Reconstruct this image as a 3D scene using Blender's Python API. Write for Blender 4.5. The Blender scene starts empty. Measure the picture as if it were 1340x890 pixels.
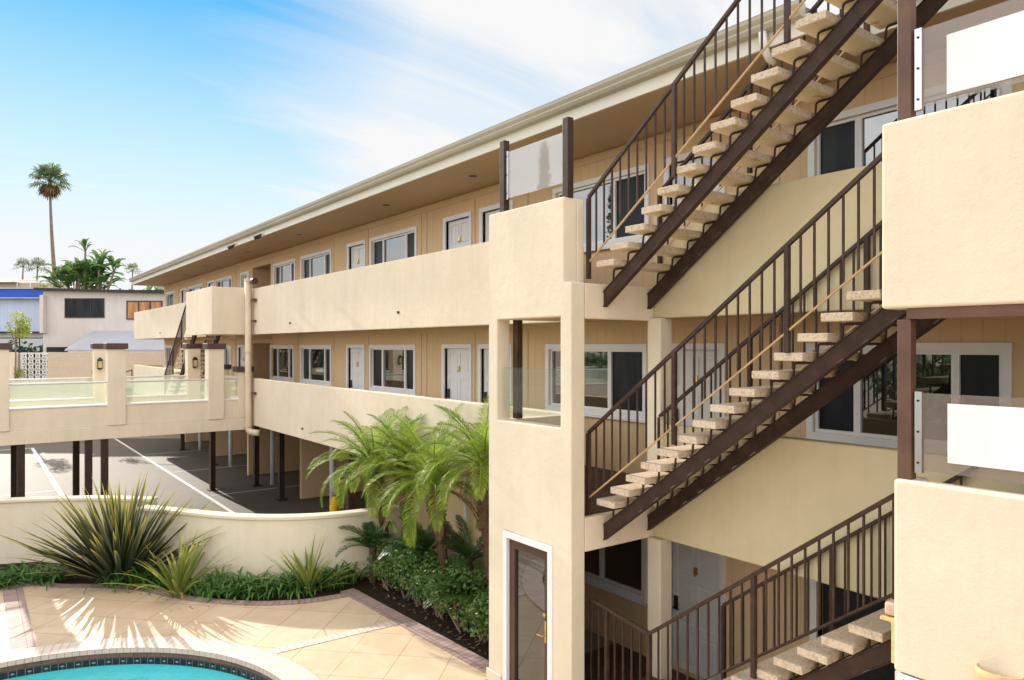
import bpy, bmesh, math, random
from math import sin, cos, tan, pi, sqrt, radians, atan2
from mathutils import Vector, Matrix
from mathutils.geometry import tessellate_polygon

random.seed(7)
C = bpy.context.scene.collection
EYE = 5.15                       # camera height above the parking level
# site axes: u runs along the long facade (away), v into the building, h is height relative to the eye
def W(u, v, h): return Vector((v, u, h + EYE))
TH = math.atan(712/950); S_, C_ = sin(TH), cos(TH)
def UV(X, Z): return (-X*S_ + Z*C_, X*C_ + Z*S_)     # camera-aligned plan coords -> site axes

# ------------------------------------------------------------------ materials
MATS = {}
class NT:
    def __init__(self, m): self.t = m.node_tree; self.n = self.t.nodes; self.l = self.t.links
    def add(self, ty, **k):
        n = self.n.new(ty)
        for a, b in k.items():
            if a.startswith('i_'): n.inputs[a[2:].replace('_', ' ')].default_value = b
            else: setattr(n, a, b)
        return n
    def link(self, a, b): self.l.new(a, b)
    def math(self, op, a, b=None, clamp=False):
        n = self.n.new('ShaderNodeMath'); n.operation = op; n.use_clamp = clamp
        for i, x in enumerate((a, b)):
            if x is None: continue
            if isinstance(x, (int, float)): n.inputs[i].default_value = x
            else: self.link(x, n.inputs[i])
        return n.outputs[0]
    def mix(self, f, a, b, blend='MIX'):
        n = self.n.new('ShaderNodeMix'); n.data_type = 'RGBA'; n.blend_type = blend
        for sock, x in ((n.inputs[0], f), (n.inputs[6], a), (n.inputs[7], b)):
            if isinstance(x, (int, float)): sock.default_value = x
            elif isinstance(x, tuple): sock.default_value = (*x, 1) if len(x) == 3 else x
            else: self.link(x, sock)
        return n.outputs[2]
    def ramp(self, f, p0, p1):
        n = self.n.new('ShaderNodeMapRange'); n.inputs[1].default_value = p0; n.inputs[2].default_value = p1
        self.link(f, n.inputs[0]); return n.outputs[0]
    def noise(self, vec, scale, detail=3, rough=.55, dist=0):
        n = self.n.new('ShaderNodeTexNoise'); n.inputs['Scale'].default_value = scale; n.inputs['Detail'].default_value = detail
        n.inputs['Roughness'].default_value = rough; n.inputs['Distortion'].default_value = dist
        if vec is not None: self.link(vec, n.inputs['Vector'])
        return n.outputs[0]

def new_mat(name):
    m = bpy.data.materials.new(name); m.use_nodes = True
    t = NT(m); b = t.n['Principled BSDF']; MATS[name] = m
    return m, t, b
def schlick(t, f0, nrm=None):
    geo = t.add('ShaderNodeNewGeometry'); d = t.add('ShaderNodeVectorMath'); d.operation = 'DOT_PRODUCT'
    t.link(geo.outputs['Incoming'], d.inputs[0]); t.link(nrm if nrm is not None else geo.outputs['Normal'], d.inputs[1])
    c = t.math('SUBTRACT', 1.0, t.math('ABSOLUTE', d.outputs['Value']), True)
    return t.math('ADD', f0, t.math('MULTIPLY', t.math('POWER', c, 5.0), 1-f0), True)
def setp(b, **k):
    for a, x in k.items(): b.inputs[a.replace('_', ' ')].default_value = x

def mat(name, col, rough=.6, var=.12, vscale=1.5, bump=.0, bscale=60, spec=.3, metal=0, bdist=.01, grain=0, gscale=200):
    """plain procedural surface: large uneven tone + fine bump"""
    m, t, b = new_mat(name)
    tc = t.add('ShaderNodeTexCoord').outputs['Object']
    n1 = t.noise(tc, vscale, 5, .6)
    f = t.ramp(n1, .25, .75)
    c = t.mix(f, tuple(x*(1-var) for x in col), tuple(min(1, x*(1+var)) for x in col))
    if grain:
        g = t.noise(tc, gscale, 2, .7)
        c = t.mix(t.ramp(g, .35, .65), tuple(x*(1-grain) for x in col), c)
    t.link(c, b.inputs['Base Color'])
    setp(b, Roughness=rough, Metallic=metal); b.inputs['Specular IOR Level'].default_value = spec
    if bump:
        bp = t.add('ShaderNodeBump'); bp.inputs['Strength'].default_value = bump; bp.inputs['Distance'].default_value = bdist
        t.link(t.noise(tc, bscale, 4, .6), bp.inputs['Height']); t.link(bp.outputs[0], b.inputs['Normal'])
    return m

def stucco(name, col, streak=.14, bump=.33):
    m, t, b = new_mat(name)
    tc = t.add('ShaderNodeTexCoord').outputs['Object']
    big = t.ramp(t.noise(tc, .9, 4, .6), .3, .72)
    mp = t.add('ShaderNodeMapping'); mp.inputs['Scale'].default_value = (5, 5, .35); t.link(tc, mp.inputs[0])
    st = t.ramp(t.noise(mp.outputs[0], 1.0, 5, .65), .45, .8)
    c = t.mix(big, tuple(x*.93 for x in col), tuple(min(1, x*1.05) for x in col))
    c = t.mix(t.math('MULTIPLY', st, streak*2.2), c, (col[0]*.72, col[1]*.68, col[2]*.6))
    sp = t.ramp(t.noise(tc, 5, 7, .72), .52, .72)
    c = t.mix(t.math('MULTIPLY', sp, .2), c, (col[0]*.78, col[1]*.74, col[2]*.62))
    # hairline cracks in a few places, and slightly different paint where patches were made
    wp = t.add('ShaderNodeVectorMath'); wp.operation = 'ADD'; t.link(tc, wp.inputs[0])
    nv = t.add('ShaderNodeTexNoise'); nv.inputs['Scale'].default_value = 2.5; nv.inputs['Detail'].default_value = 4; t.link(tc, nv.inputs[0])
    sv = t.add('ShaderNodeVectorMath'); sv.operation = 'SCALE'; sv.inputs['Scale'].default_value = .5; t.link(nv.outputs['Color'], sv.inputs[0]); t.link(sv.outputs[0], wp.inputs[1])
    vo = t.add('ShaderNodeTexVoronoi'); vo.feature = 'DISTANCE_TO_EDGE'; vo.inputs['Scale'].default_value = .55; t.link(wp.outputs[0], vo.inputs[0])
    crack = t.math('MULTIPLY', t.math('LESS_THAN', vo.outputs['Distance'], .0014), t.math('GREATER_THAN', t.noise(tc, .8, 2), .52))
    c = t.mix(t.math('MULTIPLY', crack, .06), c, tuple(x*.55 for x in col))
    v2 = t.add('ShaderNodeTexVoronoi'); v2.inputs['Scale'].default_value = .45; t.link(wp.outputs[0], v2.inputs[0])
    s2 = t.add('ShaderNodeSeparateColor'); t.link(v2.outputs['Color'], s2.inputs[0])
    c = t.mix(t.math('MULTIPLY', s2.outputs[0], .10), c, (col[0]*.80, col[1]*.79, col[2]*.78))
    t.link(c, b.inputs['Base Color']); setp(b, Roughness=.88); b.inputs['Specular IOR Level'].default_value = .2
    bp = t.add('ShaderNodeBump'); bp.inputs['Strength'].default_value = bump; bp.inputs['Distance'].default_value = .011
    hgt = t.math('ADD', t.noise(tc, 48, 6, .7), t.math('MULTIPLY', t.noise(tc, 7, 4, .55), 2.2))
    t.link(hgt, bp.inputs['Height']); t.link(bp.outputs[0], b.inputs['Normal'])
    return m

def siding(name, col, pitch=.203):
    m, t, b = new_mat(name)
    tc = t.add('ShaderNodeTexCoord').outputs['Object']
    sx = t.add('ShaderNodeSeparateXYZ'); t.link(tc, sx.inputs[0])
    fr = t.math('FRACT', t.math('DIVIDE', sx.outputs[1], pitch))
    g = t.math('GREATER_THAN', fr, .055)
    mp = t.add('ShaderNodeMapping'); mp.inputs['Scale'].default_value = (20, 20, .8); t.link(tc, mp.inputs[0])
    gr = t.noise(mp.outputs[0], 1.5, 4, .6)
    c = t.mix(t.ramp(t.noise(tc, .8, 4), .3, .7), tuple(x*.94 for x in col), tuple(x*1.05 for x in col))
    c = t.mix(g, tuple(x*.85 for x in col), c)
    t.link(c, b.inputs['Base Color']); setp(b, Roughness=.75); b.inputs['Specular IOR Level'].default_value = .25
    bp = t.add('ShaderNodeBump'); bp.inputs['Strength'].default_value = .45; bp.inputs['Distance'].default_value = .008
    t.link(t.math('ADD', g, t.math('MULTIPLY', gr, .25)), bp.inputs['Height']); t.link(bp.outputs[0], b.inputs['Normal'])
    return m

def glass_dark(name, tint, rough=.015, ior=1.9):
    m, t, b = new_mat(name)
    tc = t.add('ShaderNodeTexCoord').outputs['Object']
    mp = t.add('ShaderNodeMapping'); mp.inputs['Scale'].default_value = (1, 3, .4); t.link(tc, mp.inputs[0])
    c = t.mix(t.ramp(t.noise(mp.outputs[0], 1.3, 2), .4, .7), tint, tuple(x*2.2 for x in tint))
    t.link(c, b.inputs['Base Color']); setp(b, Roughness=rough, IOR=ior)
    bp = t.add('ShaderNodeBump'); bp.inputs['Strength'].default_value = .03; bp.inputs['Distance'].default_value = .02
    t.link(t.noise(tc, 1.1, 1), bp.inputs['Height']); t.link(bp.outputs[0], b.inputs['Normal'])
    return m

def clear(name, tint=(1, 1, 1), milk=.0, milkcol=(.8, .8, .78), refl=1.0, rough=.0, ior=1.5):
    """thin sheet: transparent + fresnel reflection + a little milky body"""
    m = bpy.data.materials.new(name); m.use_nodes = True; t = NT(m); t.n.clear(); MATS[name] = m
    out = t.add('ShaderNodeOutputMaterial')
    tr = t.add('ShaderNodeBsdfTransparent'); tr.inputs[0].default_value = (*tint, 1)
    di = t.add('ShaderNodeBsdfDiffuse'); di.inputs[0].default_value = (*milkcol, 1)
    tl = t.add('ShaderNodeBsdfTranslucent'); tl.inputs[0].default_value = (*milkcol, 1)
    ms = t.add('ShaderNodeMixShader'); ms.inputs[0].default_value = .5; t.link(di.outputs[0], ms.inputs[1]); t.link(tl.outputs[0], ms.inputs[2])
    m1 = t.add('ShaderNodeMixShader'); m1.inputs[0].default_value = milk; t.link(tr.outputs[0], m1.inputs[1]); t.link(ms.outputs[0], m1.inputs[2])
    gl = t.add('ShaderNodeBsdfGlossy'); gl.inputs['Roughness'].default_value = rough
    fr = schlick(t, ((ior-1)/(ior+1))**2)
    m2 = t.add('ShaderNodeMixShader'); t.link(t.math('MULTIPLY', fr, refl, True), m2.inputs[0]); t.link(m1.outputs[0], m2.inputs[1]); t.link(gl.outputs[0], m2.inputs[2])
    t.link(m2.outputs[0], out.inputs[0])
    return m

def leafmat(name, c0, c1, trans=.35, rough=.4, scale=6, tip=None, spec=.4):
    m, t, b = new_mat(name)
    tc = t.add('ShaderNodeTexCoord').outputs['Object']
    geo = t.add('ShaderNodeNewGeometry')
    rnd = geo.outputs['Random Per Island']
    f = t.math('ADD', t.math('MULTIPLY', rnd, .7), t.math('MULTIPLY', t.noise(tc, scale, 2), .4), True)
    c = t.mix(f, c0, c1)
    if tip:
        at = t.add('ShaderNodeAttribute'); at.attribute_name = 'edge'
        c = t.mix(t.ramp(at.outputs['Fac'], .45, .95), c, tip)
    t.link(c, b.inputs['Base Color']); setp(b, Roughness=rough); b.inputs['Specular IOR Level'].default_value = spec
    tl = t.add('ShaderNodeBsdfTranslucent'); t.link(t.mix(.0, c, c), tl.inputs[0])
    br = t.add('ShaderNodeBrightContrast'); br.inputs[1].default_value = .05; t.link(c, br.inputs[0]); t.link(br.outputs[0], tl.inputs[0])
    ms = t.add('ShaderNodeMixShader'); ms.inputs[0].default_value = trans
    t.link(b.outputs[0], ms.inputs[1]); t.link(tl.outputs[0], ms.inputs[2])
    t.link(ms.outputs[0], t.n['Material Output'].inputs[0])
    return m

def M(n): return MATS[n]
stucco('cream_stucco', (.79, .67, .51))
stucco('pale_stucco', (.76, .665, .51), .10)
stucco('shaded_stucco', (.64, .55, .35), .10)  # darker, greener copy of the stucco: stair-zone shade put into its colour
stucco('pink_stucco', (.63, .57, .53), .12)
siding('tan_siding', (.70, .50, .29))
siding('blue_siding', (.50, .57, .72), .3)
mat('soffit_paint', (.52, .37, .22), .7, .06, .5, .1, 30)
mat('trim_tan', (.68, .49, .29), .6, .05)
mat('white_paint', (.80, .79, .77), .45, .04, 2)
mat('door_paint', (.78, .77, .75), .45, .04, 2)
mat('cream_paint', (.68, .65, .55), .5, .08, .7, .1, 20)
mat('gutter_paint', (.44, .40, .31), .45, .12, .8)
mat('roofing', (.22, .17, .14), .85, .2, 2, .5, 60)
mat('brown_steel', (.058, .032, .023), .52, .3, 3, .3, 40, .25, 0, .004, .35, 7)
mat('rust_steel', (.115, .058, .038), .5, .3, 4, .3, 30, .4, 0, .004)
mat('tan_rail', (.46, .31, .16), .5, .2, 4)
mat('pipe_paint', (.66, .53, .38), .5, .08)
mat('maroon_cap', (.10, .035, .035), .5, .2, 4)
mat('brown_cap', (.085, .05, .042), .55, .2, 5, .3, 50)
mat('white_pipe', (.62, .64, .68), .4, .06)
mat('yellow_paint', (.80, .52, .03), .45, .06)
mat('brass', (.70, .50, .16), .3, .1, 5, 0, 1, .5, 1)
mat('dark_metal', (.03, .026, .024), .4, .1, 5)
mat('bright_metal', (.6, .6, .6), .3, .1, 5, 0, 1, .5, 1)
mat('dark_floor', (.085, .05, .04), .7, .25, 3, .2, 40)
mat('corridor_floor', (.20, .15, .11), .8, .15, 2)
mat('door_brown', (.085, .045, .032), .4, .15, 3)
mat('soil', (.035, .022, .016), .95, .5, 14, 1.0, 30, .1, 0, .03)
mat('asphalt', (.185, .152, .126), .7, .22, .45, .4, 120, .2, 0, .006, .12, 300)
mat('carport_asphalt', (.12, .10, .082), .6, .22, .9, .4, 120, .35, 0, .006, .12, 300)  # darker copy of the asphalt, with the carport shade put into its colour
mat('road_paint', (.72, .70, .67), .7, .12, 5)
mat('terrace_concrete', (.42, .36, .28), .8, .12, .7)
mat('ground_dust', (.22, .18, .13), .95, .2, .2)
mat('hill_scrub', (.13, .12, .06), .95, .4, .3)
mat('blue_fascia', (.02, .09, .48), .45, .06)
mat('black_trim', (.03, .028, .027), .5, .15, 2)
mat('awning', (.38, .39, .42), .5, .08, 1)
mat('far_tan', (.50, .40, .30), .8, .1, .5)
mat('trunk_grey', (.23, .17, .12), .9, .25, 3, .6, 12, .1, 0, .03)
mat('trunk_fibre', (.12, .072, .045), .95, .4, 9, 1.0, 45, .1, 0, .03)
mat('twig', (.24, .17, .11), .85, .25, 6)
mat('dead_leaf', (.20, .12, .06), .9, .3, 2)
mat('ceramic_tan', (.62, .40, .19), .5, .12, 3, .1, 30)
mat('sign_white', (.8, .8, .8), .4, .02)
mat('sign_blue', (.01, .03, .42), .4, .02)
mat('acrylic_white', (.82, .82, .82), .35, .02, 1)
mat('broken_lath', (.72, .50, .22), .8, .3, 20, .8, 40)
mat('raw_plaster', (.62, .42, .33), .9, .25, 14, .6, 40)
mat('doorway_black', (.03, .03, .028), .9, .3, 10)
mat('amber_glass', (.55, .42, .2), .25, .1, 6)
mat('pool_plaster', (.20, .72, .78), .7, .06, .8)
glass_dark('window_glass', (.012, .014, .014), .015, 3.0)
glass_dark('gate_glass', (.010, .011, .011), .01, 2.1)
glass_dark('screen_mesh', (.012, .014, .015), .3, 1.25)
glass_dark('orange_curtain', (.28, .13, .05), .3, 1.4)
clear('clear_glass', (.94, .97, .95), .05, (.75, .78, .76), .6)
clear('bridge_glass', (.94, .96, .92), .16, (.80, .84, .74), 1.0)
clear('frosted_panel', (.93, .92, .92), .50, (.86, .84, .83), 2.0, .0, 1.7)
clear('tint_panel', (.88, .83, .80), .22, (.72, .66, .62), 1.2)

def special_mats():
    # exposed aggregate concrete treads
    m, t, b = new_mat('aggregate')
    tc = t.add('ShaderNodeTexCoord').outputs['Object']
    vo = t.add('ShaderNodeTexVoronoi'); vo.inputs['Scale'].default_value = 60; t.link(tc, vo.inputs[0])
    c = t.mix(t.ramp(t.noise(tc, 3, 4), .3, .7), (.54, .43, .31), (.64, .52, .39))
    sp = t.add('ShaderNodeSeparateColor'); t.link(vo.outputs['Color'], sp.inputs[0])
    c = t.mix(t.math('MULTIPLY', t.math('GREATER_THAN', sp.outputs[0], .78), .45), c, (.33, .24, .17))
    c = t.mix(t.math('MULTIPLY', t.math('GREATER_THAN', sp.outputs[1], .80), .5), c, (.70, .61, .48))
    t.link(c, b.inputs['Base Color']); setp(b, Roughness=.9); b.inputs['Specular IOR Level'].default_value = .2
    bp = t.add('ShaderNodeBump'); bp.inputs['Strength'].default_value = .7; bp.inputs['Distance'].default_value = .006
    t.link(t.math('ADD', vo.outputs[0], t.noise(tc, 25, 4)), bp.inputs['Height']); t.link(bp.outputs[0], b.inputs['Normal'])
    # painted underside of treads with rust stains
    m, t, b = new_mat('tread_underside')
    tc = t.add('ShaderNodeTexCoord').outputs['Object']
    r = t.ramp(t.noise(tc, 5, 5, .7), .58, .68)
    c = t.mix(t.math('MULTIPLY', r, .8), (.66, .58, .40), (.45, .17, .04))
    t.link(c, b.inputs['Base Color']); setp(b, Roughness=.8)
    # pool deck: diagonal sandstone tiles
    m, t, b = new_mat('deck_tile')
    tc = t.add('ShaderNodeTexCoord').outputs['Object']
    mp = t.add('ShaderNodeMapping'); mp.inputs['Rotation'].default_value = (0, 0, radians(45)); mp.inputs['Location'].default_value = (.1, .32, 0); t.link(tc, mp.inputs[0])
    br = t.add('ShaderNodeTexBrick'); br.offset = 0; br.squash = 1
    br.inputs['Scale'].default_value = 1; br.inputs['Mortar Size'].default_value = .006; br.inputs['Brick Width'].default_value = .74; br.inputs['Row Height'].default_value = .74
    br.inputs['Color1'].default_value = (.61, .455, .305, 1); br.inputs['Color2'].default_value = (.66, .505, .35, 1); br.inputs['Mortar'].default_value = (.25, .18, .12, 1); br.inputs['Bias'].default_value = 0
    t.link(mp.outputs[0], br.inputs[0])
    st = t.ramp(t.noise(tc, 1.6, 6, .65, .6), .35, .7)
    c = t.mix(t.math('MULTIPLY', st, .55), br.outputs[0], (.50, .31, .17))
    c = t.mix(t.math('MULTIPLY', t.ramp(t.noise(tc, 3.3, 5, .6), .5, .75), .35), c, (.72, .60, .46))
    t.link(c, b.inputs['Base Color']); setp(b, Roughness=.55); b.inputs['Specular IOR Level'].default_value = .35
    bp = t.add('ShaderNodeBump'); bp.inputs['Strength'].default_value = .3; bp.inputs['Distance'].default_value = .004
    t.link(t.math('SUBTRACT', t.noise(tc, 40, 4), br.outputs[1]), bp.inputs['Height']); t.link(bp.outputs[0], b.inputs['Normal'])
    # bricks (used by edging, coping)
    def brick(name, c1, c2, mortar, w, h, off=.5, uv=False):
        m, t, b = new_mat(name)
        tcn = t.add('ShaderNodeTexCoord'); tc = tcn.outputs['UV' if uv else 'Object']
        br = t.add('ShaderNodeTexBrick'); br.offset = off
        br.inputs['Scale'].default_value = 1; br.inputs['Mortar Size'].default_value = .006; br.inputs['Brick Width'].default_value = w; br.inputs['Row Height'].default_value = h
        br.inputs['Color1'].default_value = (*c1, 1); br.inputs['Color2'].default_value = (*c2, 1); br.inputs['Mortar'].default_value = (*mortar, 1)
        t.link(tc, br.inputs[0])
        c = t.mix(t.math('MULTIPLY', t.ramp(t.noise(tcn.outputs['Object'], 7, 4), .4, .7), .3), br.outputs[0], tuple(x*.7 for x in c1))
        t.link(c, b.inputs['Base Color']); setp(b, Roughness=.7)
        bp = t.add('ShaderNodeBump'); bp.inputs['Strength'].default_value = .5; bp.inputs['Distance'].default_value = .004; bp.invert = True
        t.link(br.outputs[1], bp.inputs['Height']); t.link(bp.outputs[0], b.inputs['Normal'])
    brick('edging_brick', (.33, .22, .19), (.42, .28, .24), (.14, .1, .08), .1, .2, 0, True)
    brick('coping_brick', (.66, .52, .43), (.72, .58, .48), (.40, .30, .24), .11, .4, 0, True)
    brick('brown_brick', (.18, .11, .085), (.23, .14, .1), (.10, .07, .05), .2, .1, .5, True)
    brick('block_wall', (.60, .47, .35), (.63, .49, .37), (.54, .42, .31), .4, .2, .5, True)
    # waterline tile: dark blue with pale emblem shells
    m, t, b = new_mat('waterline_tile')
    tc = t.add('ShaderNodeTexCoord').outputs['UV']
    mp = t.add('ShaderNodeMapping'); mp.inputs['Scale'].default_value = (1/.10, 1/.10, 1); t.link(tc, mp.inputs[0])
    sx = t.add('ShaderNodeSeparateXYZ'); t.link(mp.outputs[0], sx.inputs[0])
    fx = t.math('ABSOLUTE', t.math('SUBTRACT', t.math('FRACT', sx.outputs[0]), .5)); fy = t.math('ABSOLUTE', t.math('SUBTRACT', t.math('FRACT', sx.outputs[1]), .5))
    shell = t.math('LESS_THAN', t.math('ADD', t.math('MULTIPLY', fx, 1.0), t.math('MULTIPLY', fy, 1.9)), .30)
    even = t.math('GREATER_THAN', t.math('FRACT', t.math('MULTIPLY', sx.outputs[0], .5)), .5)
    grout = t.math('GREATER_THAN', t.math('MAXIMUM', fx, fy), .465)
    c = t.mix(t.math('MULTIPLY', shell, even), (.008, .028, .042), (.26, .32, .31)); c = t.mix(grout, c, (.25, .24, .2))
    t.link(c, b.inputs['Base Color']); setp(b, Roughness=.2)
    # pool water surface
    m = bpy.data.materials.new('pool_water'); m.use_nodes = True; t = NT(m); t.n.clear(); MATS['pool_water'] = m
    out = t.add('ShaderNodeOutputMaterial'); tc = t.add('ShaderNodeTexCoord').outputs['Object']
    tr = t.add('ShaderNodeBsdfTransparent'); tr.inputs[0].default_value = (.72, .98, .99, 1)
    gl = t.add('ShaderNodeBsdfGlossy'); gl.inputs['Roughness'].default_value = .02
    bp = t.add('ShaderNodeBump'); bp.inputs['Strength'].default_value = .7; bp.inputs['Distance'].default_value = .05
    t.link(t.noise(tc, 2.2, 4, .6, .8), bp.inputs['Height'])
    fr = schlick(t, .04, bp.outputs[0]); t.link(bp.outputs[0], gl.inputs['Normal'])
    ms = t.add('ShaderNodeMixShader'); t.link(fr, ms.inputs[0]); t.link(tr.outputs[0], ms.inputs[1]); t.link(gl.outputs[0], ms.inputs[2])
    t.link(ms.outputs[0], out.inputs[0])
special_mats()
leafmat('flax_leaf', (.015, .028, .014), (.042, .056, .022), .30, .38, 4, tip=(.55, .48, .06))  # tip yellow: leaf variegation, plus backlight on the upper tips put into the colour
leafmat('yellow_flax', (.12, .18, .03), (.30, .34, .06), .35, .38, 4, tip=(.62, .52, .10))
leafmat('lily_leaf', (.04, .12, .02), (.10, .22, .035), .30, .35, 5)
leafmat('palm_leaf', (.13, .25, .02), (.33, .42, .04), .52, .5, 3, None, .2)
leafmat('fern_leaf', (.03, .085, .018), (.07, .15, .03), .35, .4, 4)
leafmat('hedge_leaf', (.045, .11, .018), (.13, .23, .035), .3, .35, 5, spec=.6)
leafmat('fan_leaf', (.08, .13, .05), (.16, .21, .08), .4, .5, .6)
leafmat('banana_leaf', (.06, .13, .03), (.15, .26, .06), .5, .4, .8)
leafmat('lime_leaf', (.22, .28, .03), (.40, .42, .05), .45, .45, 1)
leafmat('tree_leaf', (.04, .085, .02), (.09, .15, .04), .35, .5, .5)

# ------------------------------------------------------------------ mesh builder
class MB:
    def __init__(s): s.V = []; s.F = []; s.UVs = {}; s.edge = {}; s.mi = []
    def v(s, p): s.V.append(Vector(p)); return len(s.V)-1
    def face(s, idx, mi=0): s.F.append(tuple(idx)); s.mi.append(mi)
    def quad(s, a, b, c, d, mi=0):
        i = len(s.V); s.V += [Vector(a), Vector(b), Vector(c), Vector(d)]; s.face((i, i+1, i+2, i+3), mi)
    def hexa(s, p, mi=0):
        i = len(s.V); s.V += [Vector(q) for q in p]
        for f in ((0, 3, 2, 1), (4, 5, 6, 7), (0, 1, 5, 4), (1, 2, 6, 5), (2, 3, 7, 6), (3, 0, 4, 7)): s.face([i+k for k in f], mi)
    def box(s, u0, u1, v0, v1, h0, h1, mi=0):
        s.hexa([W(u0, v0, h0), W(u1, v0, h0), W(u1, v1, h0), W(u0, v1, h0), W(u0, v0, h1), W(u1, v0, h1), W(u1, v1, h1), W(u0, v1, h1)], mi); return s
    def obox(s, c, ax, ay, az):      # oriented box: centre and three half axes
        c = Vector(c); ax, ay, az = Vector(ax), Vector(ay), Vector(az)
        s.hexa([c-ax-ay-az, c+ax-ay-az, c+ax+ay-az, c-ax+ay-az, c-ax-ay+az, c+ax-ay+az, c+ax+ay+az, c-ax+ay+az]); return s
    def bar(s, p, q, w, d, up=Vector((0, 0, 1))):
        p, q = Vector(p), Vector(q); t = (q-p); L = t.length; t.normalize()
        if abs(t.dot(up)) > .99: up = Vector((1, 0, 0))
        a = t.cross(up).normalized(); b = a.cross(t).normalized()
        return s.obox((p+q)/2, t*L/2, a*w/2, b*d/2)
    def tube(s, pts, r, n=8, cap=True):
        pts = [Vector(p) for p in pts]; rr = r if isinstance(r, (list, tuple)) else [r]*len(pts)
        rings = []; ref = None
        for i, p in enumerate(pts):
            t = (pts[min(i+1, len(pts)-1)] - pts[max(i-1, 0)]).normalized()
            if ref is None or abs(t.dot(ref)) > .98: ref = Vector((1, 0, 0)) if abs(t.x) < .9 else Vector((0, 1, 0))
            a = t.cross(ref).normalized(); b = t.cross(a); ref = b.cross(t) if False else ref
            rings.append([s.v(p + (a*cos(2*pi*k/n) + b*sin(2*pi*k/n))*rr[i]) for k in range(n)])
        for A, B in zip(rings, rings[1:]):
            for k in range(n): s.face((A[k], A[(k+1) % n], B[(k+1) % n], B[k]))
        if cap: s.face(rings[0][::-1]); s.face(rings[-1])
        return s
    def extrude(s, outer, holes, fn, t0, t1, mi=0):
        """plate with holes; fn(a, b, t) maps plan coords and thickness to a point"""
        loops = [outer] + list(holes)
        flat = [p for l in loops for p in l]
        tri = tessellate_polygon([[Vector((a, b, 0)) for a, b in l] for l in loops])
        i0 = len(s.V); n = len(flat)
        for t in (t0, t1): s.V += [fn(a, b, t) for a, b in flat]
        for a, b, c in tri:
            s.face((i0+a, i0+b, i0+c), mi); s.face((i0+n+c, i0+n+b, i0+n+a), mi)
        k = 0
        for l in loops:
            m = len(l)
            for j in range(m):
                a, b = i0+k+j, i0+k+(j+1) % m; s.face((a, b, b+n, a+n), mi)
            k += m
        return s
    def build(s, name, mats, parent=None, bevel=0, smooth=False, seg=2, normals=True):
        me = bpy.data.meshes.new(name); me.from_pydata([tuple(p) for p in s.V], [], s.F)
        if not isinstance(mats, (list, tuple)): mats = [mats]
        for m in mats: me.materials.append(M(m) if isinstance(m, str) else m)
        for p, k in zip(me.polygons, s.mi): p.material_index = k
        if normals:
            bm = bmesh.new(); bm.from_mesh(me); bmesh.ops.recalc_face_normals(bm, faces=bm.faces); bm.to_mesh(me); bm.free()
        if smooth: me.polygons.foreach_set('use_smooth', [True]*len(me.polygons))
        if s.edge:
            at = me.attributes.new('edge', 'FLOAT', 'POINT'); at.data.foreach_set('value', [s.edge.get(i, 0.) for i in range(len(me.vertices))])
        if s.UVs and not normals:
            ul = me.uv_layers.new(name='UVMap')
            for lp in me.loops: ul.data[lp.index].uv = s.UVs.get(lp.vertex_index, (0, 0))
        elif s.UVs:
            ul = me.uv_layers.new(name='UVMap')
            for lp in me.loops: ul.data[lp.index].uv = s.UVs.get(lp.vertex_index, (0, 0))
        o = bpy.data.objects.new(name, me); C.objects.link(o)
        if parent is not None: attach(o, parent)
        if bevel:
            b = o.modifiers.new('bevel', 'BEVEL'); b.width = bevel; b.segments = seg; b.limit_method = 'ANGLE'; b.angle_limit = radians(40)
        return o

ORG = {}
def attach(o, parent):
    o.parent = parent
    base = ORG.get(parent.name)
    if base is not None: o.matrix_parent_inverse = Matrix.Translation(-base)
def thing(name, label, cat, p, group=None):
    o = bpy.data.objects.new(name, None); C.objects.link(o); o.location = p; o.empty_display_size = .2
    ORG[o.name] = Vector(p)
    return tag(o, label, cat, group)
def tag(o, label=None, cat=None, group=None, kind=None):
    if label: o['label'] = label
    if cat: o['category'] = cat
    if group: o['group'] = group
    if kind: o['kind'] = kind
    return o
def struct(o): o['kind'] = 'structure'; return o
def copy_thing(root, loc, label, group=None, rz=0, scale=1):
    r = root.copy(); C.objects.link(r); r.location = loc; r.rotation_euler = (0, 0, rz); r.scale = (scale,)*3; r['label'] = label
    ORG[r.name] = Vector(loc)
    if group: r['group'] = group
    for ch in list(root.children):
        c = ch.copy(); C.objects.link(c); c.parent = r; c.matrix_parent_inverse = ch.matrix_parent_inverse.copy()
        for g in list(ch.children):
            d = g.copy(); C.objects.link(d); d.parent = c; d.matrix_parent_inverse = g.matrix_parent_inverse.copy()
    return r
facade = lambda a, b, t: W(a, t, b)      # plate in the (u, h) plane, thickness along v
plan = lambda a, b, t: W(a, b, t)        # plate in plan, thickness along h
cross = lambda a, b, t: W(t, a, b)       # plate in the (v, h) plane, thickness along u
def rect(a0, a1, b0, b1): return [(a0, b0), (a1, b0), (a1, b1), (a0, b1)]

# ------------------------------------------------------------------ levels (metres relative to the eye)
F3, F2, F1, DECK, PARK = .74, -2.0, -4.75, -4.42, -5.15
P3T, P3B, P2T, P2B = 1.74, .35, -.97, -2.40
EAVE = 3.18
VP, VF, VW = 5.53, 6.91, 8.30          # pier front, parapet face, corridor wall
UEND = 41.7

# ================================================================== the apartment building
bld = thing('apartment_building', 'long cream stucco three storey apartment building with open walkways over a carport', 'building', W(18, 9, PARK))

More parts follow.
